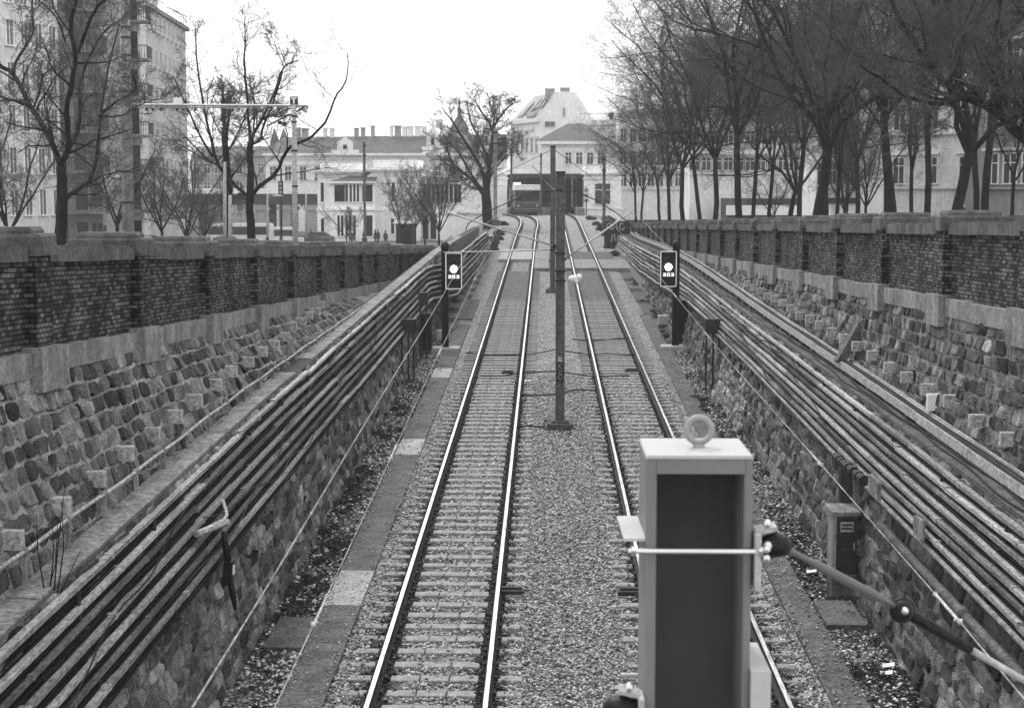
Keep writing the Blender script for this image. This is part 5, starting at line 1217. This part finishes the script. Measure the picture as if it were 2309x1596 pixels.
# x in the picture, distance, prototype, scale, heading, label
RT = [
 (1828, 72, 0, 1.05, 2.6, 'thickest bare tree, standing in the middle of the right row'),
 (1668, 86, 4, 1.05, 4.3, 'bare tree with a crooked swelling trunk in the left half of the right row'),
 (1545, 110, 4, .92, 3.4, 'stout dark bare tree near the far end of the right parapet'),
 (1446, 148, 3, .72, .4, 'bare tree nearest the right station pavilion, leaning toward it'),
 (1432, 130, 3, .62, 5.2, 'slender leaning bare tree at the left end of the right row'),
 (1488, 138, 1, .8, 2.0, 'bare tree with a slim upright trunk just right of the station pavilion'),
 (1511, 128, 4, .85, 4.4, 'bare tree between the leftmost slim trunks and the stout dark one'),
 (1580, 118, 1, .95, .9, 'bare tree standing just right of the stout dark tree'),
 (1608, 100, 4, .95, 5.6, 'bare tree with a knobbly trunk left of the crooked one'),
 (1702, 112, 3, .95, 1.7, 'straight grey trunk right of the crooked tree, in front of the pale awning'),
 (1732, 118, 1, .9, 3.0, 'straight bare trunk over the middle of the white awning'),
 (1771, 115, 2, .9, 4.1, 'slightly leaning bare trunk over the right half of the white awning'),
 (1801, 98, 3, 1.0, .2, 'dark straight trunk directly left of the thickest middle tree'),
 (1862, 84, 1, 1.0, 2.2, 'bare tree forking high, directly right of the thickest middle tree'),
 (1931, 104, 4, .95, 5.0, 'grey straight trunk between two small street trees'),
 (1998, 76, 3, .95, 3.9, 'knotty left trunk of the close pair in front of the pale town house'),
 (2018, 75, 1, .98, .6, 'knotty right trunk of the close pair in front of the pale town house'),
 (2095, 78, 3, 1.05, 2.9, 'tall straight grey trunk left of the white framed window'),
 (2204, 80, 1, .95, 5.9, 'slim dark trunk right of the white framed window'),
 (2226, 68, 3, 1.05, 1.4, 'thick straight trunk near the right edge of the picture'),
 (1905, 140, 4, 1.0, 1.0, 'distant bare tree behind the small street trees'),
 (2060, 130, 0, .95, 4.7, 'distant bare tree behind the forked slim tree'),
 (2140, 60, 0, .9, 3.4, 'bare tree whose crown fills the upper right, its trunk behind the nearest pier'),
]
used = set()
def place(p, loc, rz, sc, label, grp, i):
    if i not in used: o = p; used.add(i)
    else: o = dup(p)
    o.location = loc; o.rotation_euler = (0, 0, rz); o.scale = (sc,) * 3; o['label'] = label; o['group'] = grp; return o
for x, Y, k, sc, rz, lab in RT:
    P = at(x, 480, Y); place(protos[k], (P.x, Y, street_r(Y) - .1), rz, sc, lab, GRP, k)
# two slim trees with forks, small street trees
smalls = [auto_tree(41 + i, H=(7.5, 8.5, 9)[i], tr=.10, th=(.36, .3, .42)[i], cfg=LIGHT, limbs=(5, 6, 4)[i], spread=(38, 30, 26)[i], name='street_tree') for i in range(3)]
GS = 'small bare street trees'
ST = [(1885, 75, 2, 1.0, .5, 'r', 'slim dark tree forking into a wide Y, left of the white framed window'), (2088 - 30, 82, 2, 1.1, 3.3, 'r', 'slim tree with a deep Y fork, right of the close pair of trunks'),
      (1903, 112, 1, 1.0, 1.2, 'r', 'small dark street tree with a broom shaped crown left of the straight grey trunk'), (1953, 108, 1, 1.05, 4.0, 'r', 'small dark street tree with a broom shaped crown right of the straight grey trunk'),
      (1745, 135, 0, .8, 2.0, 'r', 'tiny street tree below the white awning'), (2285, 70, 2, .9, 2.2, 'r', 'slender young tree at the right edge beyond the parapet'),
      (18, 78, 1, 1.0, 2.8, 'l', 'small conical street tree at the left edge of the picture'), (262, 88, 0, 1.15, 1.0, 'l', 'small dark street tree just left of the big concrete mast'),
      (365, 98, 0, 1.0, 3.6, 'l', 'small round headed street tree right of the big concrete mast'), (420, 102, 1, .95, 5.0, 'l', 'small street tree left of the twin trunks'),
      (458, 120, 0, .9, 2.2, 'l', 'small pale street tree right behind the twin trunks'), (780, 150, 0, .7, 1.6, 'l', 'thin young tree before the station porch'),
      (905, 160, 1, .95, 2.4, 'l', 'leftmost of the three bare trees before the plain station wall'), (936, 158, 0, .95, .4, 'l', 'middle one of the three bare trees before the plain station wall'), (990, 140, 1, 1.05, 4.4, 'l', 'rightmost of the three bare trees before the plain station wall, branching from low down'),
      (958, 165, 1, 1.0, 3.0, 'l', 'bare tree with a straight dark stem behind the rightmost of the three')]
for x, Y, k, sc, rz, sd_, lab in ST:
    P = at(x, 480, Y); z = street_l(Y) if sd_ == 'l' else street_r(Y); place(smalls[k], (P.x, Y, z - .1), rz, sc, lab, GS, 10 + k)
# big tree by the far tracks
# hand shaped trees on the left
def shaped(name, label, Y, limbs, seed, cfg, grp='big bare trees on the left', twig=.016, mn=.0065):
    """limbs: (points in picture units, start radius, end radius, [depth drift])"""
    T = Tree(seed, mn); first = at(*limbs[0][0][0], Y)
    for k_, (pts, r0, r1, dr) in enumerate(limbs):
        P = [at(x, y, Y + dr * i / max(1, len(pts) - 1)) for i, (x, y) in enumerate(pts)]
        # smooth once
        Q = [P[0]]
        for i in range(len(P) - 1): Q += [P[i].lerp(P[i + 1], .33) + Vector((T.r.gauss(0, .02), 0, T.r.gauss(0, .02))), P[i].lerp(P[i + 1], .72)]
        Q.append(P[-1]); P = Q
        T.add(P, r0, r1, True)
        if k_: T.sprout(P, r0 * .8, max(r1, twig), 0, cfg)
    t = thing(name, label, 'tree', first, grp); T.build(t); return t
A_ = .3472
def C1(*p): return [(x * A_, y * A_) for x, y in p]
def C2(*p): return [(x * .36, y * .36) for x, y in p]
TW = [(14, .32, 46, .05, .06), (7, .52, 42, .04, .08), (6, .58, 38, .03, .1)]
shaped('bare_tree', 'nearest big bare tree on the left, black trunk, long bent limbs', 50, [
 (C1((388, 1640), (392, 1500), (405, 1330), (402, 1200), (396, 1080)), .20, .155, 0),
 (C1((396, 1090), (350, 950), (290, 830), (205, 700), (140, 580), (90, 480), (20, 440), (-60, 400)), .105, .06, 4),
 (C1((90, 480), (100, 390), (200, 260), (228, 180), (205, 80), (215, -60)), .055, .03, 3),
 (C1((205, 700), (120, 670), (20, 640), (-60, 620)), .035, .015, -3), (C1((220, 700), (262, 600), (275, 500), (300, 470), (340, 440)), .035, .015, -2),
 (C1((400, 1070), (455, 950), (432, 850), (432, 680), (475, 560), (500, 350), (445, 170), (480, 60), (500, -80)), .10, .05, -3),
 (C1((455, 950), (510, 850), (522, 640), (525, 500), (600, 330), (690, 180), (760, 150), (860, 60), (940, 0)), .075, .02, 5),
 (C1((500, 350), (560, 200), (605, 80), (700, -20), (760, -90)), .06, .03, -4), (C1((430, 290), (380, 130), (300, 40), (240, 0)), .03, .015, -2),
 (C1((425, 1290), (520, 1220), (602, 1165), (640, 950), (652, 750), (692, 500), (740, 280), (780, 150)), .085, .02, 4),
 (C1((655, 750), (720, 690), (790, 640), (850, 620), (900, 560), (860, 480)), .05, .018, -3), (C1((640, 760), (760, 760), (860, 720), (950, 660), (1060, 640)), .035, .012, 2)], 5, TW)
shaped('bare_tree', 'left one of the twin bare trees, some limbs cut back to stumps', 70, [
 (C2((1415, 1560), (1425, 1400), (1435, 1200), (1425, 1080), (1415, 950), (1405, 800)), .19, .13, 0),
 (C2((1435, 1130), (1350, 1010), (1320, 850), (1270, 650), (1240, 450), (1225, 300), (1225, 180)), .09, .025, 3),
 (C2((1330, 980), (1250, 850), (1185, 700), (1120, 560), (1085, 480)), .06, .02, -3), (C2((1380, 1040), (1290, 1010), (1200, 950), (1120, 900)), .04, .015, 2),
 (C2((1410, 820), (1395, 720), (1395, 600), (1400, 520)), .10, .05, 2), (C2((1420, 850), (1440, 700), (1445, 600)), .06, .04, 1),
 (C2((1440, 930), (1530, 760), (1560, 600), (1600, 520)), .045, .015, -3), (C2((1440, 1120), (1520, 1020), (1570, 940)), .05, .03, 1), (C2((1340, 480), (1290, 600), (1330, 750), (1400, 860)), .02, .03, 1)], 6, TW, mn=.0075)
shaped('bare_tree', 'right one of the twin bare trees, a long limb bending out to the right', 69, [
 (C2((1580, 1600), (1572, 1450), (1560, 1280), (1572, 1100), (1562, 960), (1575, 870)), .20, .12, 0),
 (C2((1575, 870), (1640, 750), (1715, 600), (1770, 410), (1830, 395), (1870, 380)), .085, .02, 3), (C2((1772, 412), (1730, 300), (1690, 200)), .025, .012, -2), (C2((1575, 905), (1640, 880), (1640, 800), (1720, 640), (1770, 450)), .07, .03, -2),
 (C2((1565, 880), (1550, 700), (1545, 540), (1532, 400), (1535, 250), (1530, 120)), .075, .015, -3), (C2((1590, 860), (1600, 650), (1560, 520)), .045, .03, 2), (C2((1640, 750), (1760, 700), (1900, 660)), .045, .02, 2),
 (C2((1590, 1210), (1640, 1150), (1735, 1090), (1780, 960), (1830, 910), (1900, 885), (1980, 840), (2060, 740), (2100, 600), (2150, 550), (2185, 430), (2175, 330)), .095, .018, -4),
 (C2((1640, 700), (1540, 560), (1500, 600), (1490, 700)), .03, .02, 2), (C2((1560, 1230), (1500, 1190), (1450, 1130)), .07, .06, 0), (C2((1560, 1250), (1450, 1230), (1330, 1320), (1190, 1370)), .03, .012, 3)], 8, TW, mn=.0075)
def C3(*p): return [(901.4 + x * .3128, 134.8 + y * .3128) for x, y in p]
shaped('bare_tree', 'big bare tree with thick trunk rising left of the station opening', 140, [
 (C3((640, 1240), (632, 1150), (625, 1000), (622, 940)), .52, .36, 0),
 (C3((615, 990), (540, 880), (440, 800), (380, 750), (350, 680), (330, 590)), .19, .05, 4), (C3((440, 800), (380, 790), (330, 740)), .08, .03, -2),
 (C3((620, 950), (600, 800), (540, 700), (450, 560), (380, 440), (320, 370)), .2, .04, -4), (C3((600, 940), (520, 840), (440, 690), (350, 590), (300, 520)), .14, .04, 3),
 (C3((630, 960), (640, 780), (668, 620), (672, 480), (590, 385), (545, 300)), .24, .04, 2), (C3((672, 500), (720, 410), (780, 340), (850, 300)), .12, .03, -3), (C3((672, 480), (690, 390), (660, 330), (700, 260)), .1, .03, 3),
 (C3((640, 900), (650, 740), (565, 560), (500, 430), (490, 320)), .17, .04, 5), (C3((668, 600), (740, 560), (810, 580), (850, 640)), .08, .03, -4), (C3((655, 760), (720, 680), (760, 640)), .07, .03, 4)], 19,
 [(12, .36, 45, .04, .1), (8, .5, 42, .03, .1), (6, .5, 40, .0, .1), (3, .5, 40, .0, .1)], twig=.03, mn=.012)
# big limb reaching in from the right edge
shaped('bare_tree', 'heavy dark tree just outside the right edge, one thick limb reaching in', 40, [
 ([(2392, 640), (2388, 480), (2380, 380), (2362, 330)], .30, .26, 0),
 ([(2362, 340), (2300, 305), (2250, 250), (2180, 220), (2130, 190), (2085, 130), (2040, 60), (2000, -20)], .165, .04, 3),
 ([(2250, 250), (2270, 170), (2240, 90), (2260, 0), (2250, -60)], .08, .03, 2), ([(2180, 222), (2120, 235), (2060, 225), (2000, 190), (1940, 150)], .07, .02, -2),
 ([(2135, 190), (2180, 110), (2160, 30), (2180, -40)], .06, .02, 3), ([(2362, 330), (2350, 200), (2380, 80), (2340, -60)], .14, .06, 2), ([(2300, 300), (2330, 240), (2300, 150)], .06, .02, -2)], 9,
 [(14, .34, 50, .02, .08), (8, .5, 45, .02, .1), (6, .5, 42, .02, .1), (5, .5, 38, .0, .1)], GRP)

# ------------------------------------------------------------------ buildings behind the right trees
def townhouse(x0, x1, Y, yt, lab, mt, rows, n, w_, h, name='town_house', frame=M_rend_l, oblique=0.0, z0=1.3):
    a, b = at(x0, 445, Y), at(x1, 445, Y + oblique); zt_ = at(1230, yt, Y).z
    t = thing(name, lab, 'building', ((a.x + b.x) / 2, Y, z0)); q = MB(); prism(q, [(a.x, Y), (b.x, Y + oblique), (b.x, Y + oblique + 10), (a.x, Y + 10)], z0, zt_); q.build('wall', mt, t)
    facade(t, (a.x, Y), (b.x, Y + oblique), [at(1230, y, Y).z for y in rows], n, w_, h, 3, frame=frame)
    for k, y in enumerate(rows):
        q = MB(); z = at(1230, y, Y).z - .35; d = Vector((b.x - a.x, oblique, 0)).normalized(); nrm = Vector((d.y, -d.x, 0))
        A2, B2 = Vector((a.x, Y, 0)), Vector((b.x, Y + oblique, 0)); m2 = (A2 + B2) / 2; q.box((m2.x + nrm.x * .1, m2.y + nrm.y * .1, z), ((B2 - A2).length, .3, .18), rz=math.atan2(d.y, d.x)); q.build('string_course', mt, t)
    q = MB(); m2 = Vector(((a.x + b.x) / 2, Y + oblique / 2, zt_)); q.box(m2 + Vector((0, -.2, 0)), ((b - a).length + .5, .9, .5), rz=math.atan2(oblique, b.x - a.x)); q.build('cornice', mt, t)
    return t, a, b
t, a, b = townhouse(1990, 2215, 128, -60, 'pale town house with white framed windows behind the right trees', M_rend_l, [414, 296, 180, 66], 3, .95, 1.95, frame=M_white, oblique=-6)
window(t, (at(2165, 445, 125).x, 122.6, at(1230, 497, 123).z), R(-10), 1.2, 1.0, 1, frame=M_rend_l)
townhouse(2215, 2520, 118, -120, 'darker ornate town house at the right edge behind the trees', M_rend_g, [414, 290, 170, 50], 7, 1.0, 2.1, oblique=-8)
townhouse(1840, 1990, 150, -20, 'light grey town house in the middle of the right row, with slim ground floor windows', M_rend_l, [416, 330, 245, 150, 60], 6, .8, 1.9, oblique=-4)
t = thing('slit_window', 'x', 'x'); bpy.data.objects.remove(t)
t, a, b = townhouse(1555, 1850, 178, 90, 'long pale apartment house above the shop with the white awning', M_rend_l, [384, 325, 268, 210, 150], 12, 1.3, 1.4, oblique=0)
t2 = thing('shop_front', 'shop with a wide white awning band below a dark strip, between the right tree trunks', 'shop', (26, 172, 1.4)); a, b = at(1640, 445, 172), at(1850, 445, 172)
q = MB(); q.b2(a.x, b.x, 172, 178, 1.3, at(1230, 447, 172).z); q.build('wall', M_conc_d, t2); q = MB(); q.b2(a.x - .1, b.x + .1, 170.8, 172.02, at(1230, 485, 172).z, at(1230, 463, 172).z); q.build('awning', M_white, t2)
q = MB(); q.b2(a.x + 2, b.x - 2, 171.9, 172.05, at(1230, 461, 172).z, at(1230, 450, 172).z); q.build('sign_band', M_iron, t2)
for i in range(7): q = MB(); xx = a.x + .8 + i * (b.x - a.x - 1) / 7; q.b2(xx, xx + .8, 171.92, 172.04, 1.4, at(1230, 487, 172).z); q.build('shop_window', M_glass, t2)
t3 = thing('white_wall', 'plain bright white building side right of the shop awning', 'building', (30, 160, 1.4)); a, b = at(1872, 445, 144), at(1968, 445, 144)
q = MB(); q.b2(a.x, b.x, 144, 149, 1.3, at(1230, 459, 144).z); q.build('wall', M_white, t3); q = MB(); q.b2(a.x - .2, b.x + .2, 143.8, 149, at(1230, 459, 144).z, at(1230, 446, 144).z); q.build('roof_edge', M_iron, t3)
townhouse(1395, 1560, 215, 250, 'far pale house right of the station pavilion, behind the slim tree trunks', M_rend_l, [420, 370, 320], 8, .8, 1.7)

# ------------------------------------------------------------------ gantry, lamps
GX = -15.75; GY = 60
P = at(288, 520, GY); zb = street_l(GY)
g = thing('concrete_mast', 'big tapered concrete mast left, with ring bands, carrying the horizontal beam', 'mast', (P.x, GY, zb))
top = at(282, -40, GY); q = MB(); q.tube([(P.x, GY, zb - .3), (top.x, GY, top.z)], [.25, .15], 14); q.build('post', M_conc, g, smooth=True)
for y in (125, 175, 207, 388, 457, 62, 85):
    c = at(285, y, GY); q = MB(); k = (c.z - zb) / (top.z - zb); q.disc((P.x + (top.x - P.x) * k, GY, c.z), (0, 0, 1), .25 - .1 * k + .02, .07, 14); q.build('band', M_iron, g)
T2 = at(665, 530, GY); tt = at(663, 238, GY); zb2 = street_l(GY)
g2 = thing('steel_mast', 'slim pale mast carrying the right end of the beam and the letter sign', 'mast', (T2.x, GY, zb2))
q = MB(); q.tube([(T2.x, GY, zb2 - .3), (tt.x, GY, tt.z + .05)], [.115, .085], 12); q.build('post', M_conc_l, g2, smooth=True)
for y in (275, 262, 340, 420): c = at(664, y, GY); q = MB(); q.disc((T2.x + (tt.x - T2.x) * .8, GY, c.z), (0, 0, 1), .12, .06, 12); q.build('band', M_iron, g2)
bm = thing('cross_beam', 'horizontal steel beam with small insulators spanning between the concrete mast and the sign mast', 'beam', at(285, 238, GY))
a, b = at(285, 237, GY), at(692, 239, GY); q = MB(); q.tube([a, b], .045, 8); q.tube([at(300, 243, GY), at(560, 243, GY)], .03, 6); q.build('tube', M_galv, bm)
q = MB(); q.tube([at(692, 239, GY), at(660, 256, GY), at(600, 285, GY)], .03, 6); q.build('brace', M_iron, bm)
for x in (330, 345, 362, 400, 440, 575): c = at(x, 247, GY); q = MB(); q.ball(c, .06, 0, 8); q.build('insulator', M_iron, bm, smooth=True)
q = MB(); q.ball(at(632, 277, GY), .12, 0, 8, (1, 1, .6)); q.ball(at(642, 280, GY), .09, 0, 8); q.build('lamp_fitting', M_iron, bm)
c = at(401, 229, GY); q = MB(); q.bev(c.x - .16, c.x + .16, GY - .07, GY + .07, c.z - .13, c.z + .13, .02); tag(q.build('white_box', M_white), 'small white box sitting on the cross beam', 'box')
c = at(663, 227, GY); sg = thing('letter_sign', 'dark square sign with a white letter T on top of the sign mast', 'sign', c)
q = MB(); q.bev(c.x - .145, c.x + .145, GY - .05, GY + .05, c.z - .145, c.z + .145, .01); q.build('panel', M_iron, sg)
q = MB(); q.b2(c.x - .1, c.x + .1, GY - .062, GY - .05, c.z + .05, c.z + .105); q.b2(c.x - .03, c.x + .03, GY - .062, GY - .05, c.z - .11, c.z + .051); q.build('letter', M_white, sg)
for x, yt, yb, Y, arm_, lab in ((236, 375, 520, 90, (265, 401), 'street lamp with a flat oval head left of the concrete mast'), (603, 435, 545, 120, (626, 442), 'pale street lamp with a curved arm between the twin trees and the sign mast'), (690, 437, 545, 125, None, 'pale thin pole right of the sign mast'), (507, 365, 552, 66, None, 'pale pole rising right beside the left twin tree'), (519, 440, 552, 67, None, 'thinner pale pole beside the pole near the left twin tree'), (634, 380, 545, 130, None, 'dark traffic pole with a signal head left of the sign mast'), (2112, 470, 520, 90, None, 'short thin post right of the straight grey trunk')):
    a, b = at(x, yt, Y), at(x, yb, Y); t = thing('street_lamp' if arm_ else 'pole', lab, 'street lamp' if arm_ else 'pole', b); q = MB(); r_ = .085 if x in (236, 507) else .1
    q.tube([b - Vector((0, 0, .6)), a], [r_, r_ * .7], 8); q.build('post', M_conc_l if 'dark' not in lab else M_iron, t, smooth=True)
    q = MB(); q.tube([b - Vector((0, 0, .6)), b + Vector((0, 0, .3))], r_ * 1.4, 8); q.build('base', M_conc_d, t)
    if arm_:
        c = at(arm_[0], arm_[1], Y); q = MB(); q.tube([at(x, arm_[1] + 3, Y), c.lerp(at(x, arm_[1] + 3, Y), .5) + Vector((0, 0, .12)), c], .035, 6); q.build('arm', M_conc_l, t); q = MB(); q.ball(c, .42, 0, 10, (1, .6, .28)); q.build('lamp_head', M_conc_l, t, smooth=True)
    if x == 634:
        c = at(x, 424, Y); q = MB(); q.bev(c.x - .2, c.x + .2, Y - .3, Y - .1, c.z - .55, c.z + .55, .05); q.build('signal_head', M_iron, t); q = MB()
        for k in (-.33, 0, .33): q = MB(); q.disc((c.x, Y - .31, c.z + k), (0, 1, 0), .11, .04, 10); q.build('lens', M_conc_l, t)

# ------------------------------------------------------------------ vehicles, kiosk, people
def car(x, Y, zf, rz, paint, lab, L_=4.3, H_=1.45, van=False, name='parked_car', cat='car'):
    P = at(x, 480, Y); z = zf(Y); t = thing(name, lab, cat, (P.x, Y, z)); t.rotation_euler = (0, 0, rz)
    W = 1.75
    if van: prof = [(-L_ / 2, .35), (-L_ / 2, H_ * .5), (-L_ / 2 + .5, H_ * .6), (-L_ / 2 + 1.0, H_ * .97), (-L_ / 2 + 1.5, H_), (L_ / 2 - .1, H_), (L_ / 2, H_ * .9), (L_ / 2, .35)]
    else: prof = [(-L_ / 2, .35), (-L_ / 2, .72), (-L_ / 2 + .9, .88), (-L_ / 2 + 1.5, H_ - .05), (-L_ / 2 + 2.0, H_), (L_ / 2 - 1.1, H_ - .02), (L_ / 2 - .35, .95), (L_ / 2, .85), (L_ / 2, .35)]
    def shell(prof, w0, w1, zs): 
        q = MB(); n = len(prof); vs = []
        for sgn in (-1, 1):
            for (u, h) in prof: wv = w0 if h < .95 else w1; vs.append((u, sgn * wv / 2, h))
        q.add(vs, [tuple(range(n)), tuple(reversed(range(n, 2 * n)))] + [(i, n + i, n + (i + 1) % n, (i + 1) % n) for i in range(n)]); return q
    def b_(q, name, m):
        o = q.build(name, m); o.parent = t; return o
    b_(shell(prof, W, W * .82 if not van else W * .95, 0), 'body', paint)
    q = MB()
    g0, g1 = (H_ * .58, H_ * .88) if van else (.93, H_ - .12)
    q.box((0.1, 0, (g0 + g1) / 2), (L_ * (.5 if not van else .9), W * (.885 if not van else 1.005), g1 - g0)); b_(q, 'side_windows', M_glass)
    q = MB(); q.box((-L_ / 2 + (1.16 if not van else .72), 0, (g0 + g1) / 2), (.06, W * .76, (g1 - g0) * 1.1), ry=R(50 if not van else 35)); b_(q, 'windscreen', M_glass)
    for u in (-L_ / 2 + .8, L_ / 2 - .8):
        for v in (-1, 1):
            q = MB(); q.disc((u, v * (W / 2 - .08), .32), (0, 1, 0), .32, .2, 14); b_(q, 'wheel', M_rubber)
    for v in (-1, 1): q = MB(); q.box((-L_ / 2 - .01, v * .6, .68), (.05, .3, .14)); b_(q, 'headlight', M_white)
    return t
car(1852, 100, street_r, R(60), M_carw, 'white car parked between the thickest tree and the forked one', van=False)
car(1978, 84, street_r, R(80), M_carw, 'white car nose showing above the parapet left of the close trunk pair')
car(2262, 66, street_r, R(5), M_card, 'dark car roof at the right edge above the parapet')
car(448, 150, street_l, R(10), M_carw, 'white car at the left end behind the twin trees', name='parked_car')
car(538, 165, street_l, R(0), M_carw, 'white minibus between the twin tree trunks', 7, 2.7, True, 'minibus', 'van')
car(502, 160, street_l, R(5), M_card, 'dark car just left of the white minibus')
car(712, 186, street_l, R(0), M_card, 'dark car at the left corner of the station wing')
car(612, 172, street_l, R(0), M_carw, 'white delivery van right of the twin trees', 5.4, 2.2, True, 'delivery_van', 'van')
for (x, y, Y, wd, h, m_, lab) in ((672, 530, 128, .9, 1.5, M_white, 'white cabinet at the foot of the sign mast'), (895, 533, 135, .9, 1.0, M_conc_l, 'pale cabinet beside the foot of the dark slim mast')):
    P = at(x, 480, Y); z = street_l(Y); t = thing('street_cabinet', lab, 'cabinet', (P.x, Y, z)); q = MB(); q.bev(P.x - wd / 2, P.x + wd / 2, Y, Y + .5, z, z + h * 1.3, .03); q.build('case', m_, t); q = MB(); q.b2(P.x - wd / 2 - .05, P.x + wd / 2 + .05, Y - .05, Y + .55, z + h * 1.3, z + h * 1.3 + .08); q.build('lid', m_, t)
P = at(912, 480, 165); z = street_l(165); t = thing('kiosk', 'small dark kiosk with a curved pale roof before the station wall', 'kiosk', (P.x, 165, z))
q = MB(); q.b2(P.x - .9, P.x + .9, 165, 167, z, z + 2.6); q.build('wall', M_iron, t); q = MB(); q.tube([(P.x - 1.2, 166, z + 2.6), (P.x, 166, z + 2.75), (P.x + 1.4, 166, z + 2.6)], [.5, .75, .4], 10); 
for i in range(len(q.v)): v = q.v[i]; q.v[i] = (v[0], 166 + (v[1] - 166) * 2, z + 2.7 + (v[2] - z - 2.7) * .25)
q.build('roof', M_conc_l, t); q = MB(); q.b2(P.x - .2, P.x + .5, 164.95, 165.02, z, z + 2.0); q.build('door', M_dark, t)
def person_mesh(seed):
    r = random.Random(seed); st_ = r.uniform(.10, .22)
    V = [(0, 0, .92), (0, 0, 1.15), (0, 0, 1.38), (0, 0, 1.50), (0, -.01, 1.62), (0, -.01, 1.74), (-.1, 0, .86), (-.11, -st_, .48), (-.11, -st_ * .3 + .03, .08), (-.11, -st_ * .3 - .12, .03), (.1, 0, .86), (.11, st_ * .6, .48), (.11, st_ + .05, .08), (.11, st_ - .08, .03), (-.19, 0, 1.38), (-.24, .03, 1.1), (-.22, -.06, .86), (-.21, -.08, .76), (.19, 0, 1.38), (.24, .03, 1.1), (.22, -.08, .88), (.21, -.1, .78)]
    E_ = [(0, 1), (1, 2), (2, 3), (3, 4), (4, 5), (0, 6), (6, 7), (7, 8), (8, 9), (0, 10), (10, 11), (11, 12), (12, 13), (2, 14), (14, 15), (15, 16), (16, 17), (2, 18), (18, 19), (19, 20), (20, 21)]
    Rr = [.15, .14, .16, .06, .10, .09, .095, .07, .045, .04, .095, .07, .045, .04, .07, .05, .035, .035, .07, .05, .035, .035]
    me = bpy.data.meshes.new('person'); me.from_pydata(V, E_, []); o = bpy.data.objects.new('person', me); COL.objects.link(o)
    m = o.modifiers.new('skin', 'SKIN'); m.use_smooth_shade = True; o.modifiers.new('sub', 'SUBSURF').levels = 1
    for i, sv in enumerate(me.skin_vertices[0].data): sv.radius = (Rr[i], Rr[i] * (.75 if i < 3 else 1)); sv.use_root = (i == 0)
    me.materials.append(M_cloth); return o
PP = [person_mesh(1), person_mesh(2)]
pu = [0, 0]
for i, (x, Y, rz, lab) in enumerate(((790, 178, .3, 'person in dark clothes walking, leftmost of the group before the station porch'), (797, 178, 2.2, 'person in dark clothes close beside the leftmost walker'), (820, 182, 1.2, 'person in dark clothes in front of the porch door'), (846, 180, 4.0, 'dark clothed person left of the pale cabinet'), (852, 181, .8, 'person turned away beside the one left of the pale cabinet'), (869, 176, 2.8, 'person in dark coat standing right of the porch'), (922, 172, 1.0, 'person walking just left of the dark kiosk'), (700, 185, 1.5, 'person near the thin pole by the left corner of the station'))):
    k = i % 2; P = at(x, 480, Y); o = PP[k] if not pu[k] else PP[k].copy()
    if pu[k]: COL.objects.link(o)
    pu[k] = 1; o.location = (P.x, Y, street_l(Y)); o.rotation_euler = (0, 0, rz); tag(o, lab, 'person', 'people before the station')
    hd = MB(); hd.ball((0, -.01, 1.70), .098, 0, 8, (.85, 1, 1.2)); h_ = hd.build('head', M_skin); h_.parent = o
    ha = MB(); ha.ball((0, .015, 1.745), .103, 0, 8, (.88, 1, .95)); h_ = ha.build('hair', M_cloth); h_.parent = o
for ob in list(bpy.data.objects):
    if ob.name not in COL.objects and not ob.users_collection: pass

# ------------------------------------------------------------------ haze
q = MB(); q.b2(-420, 420, -45, 620, -5, 45); hzo = q.build('haze', [], None) if False else None
me = bpy.data.meshes.new('haze'); me.from_pydata(q.v, [], q.f); hzo = bpy.data.objects.new('haze', me); COL.objects.link(hzo)
m = bpy.data.materials.new('haze'); m.use_nodes = True; m.node_tree.nodes.clear()
ov = m.node_tree.nodes.new('ShaderNodeOutputMaterial'); pv = m.node_tree.nodes.new('ShaderNodeVolumePrincipled')
pv.inputs['Color'].default_value = (.95, .95, .95, 1); pv.inputs['Density'].default_value = .00042
m.node_tree.links.new(pv.outputs[0], ov.inputs['Volume']); me.materials.append(m); stuff(hzo, 'thin pale winter haze over the whole place', 'haze')
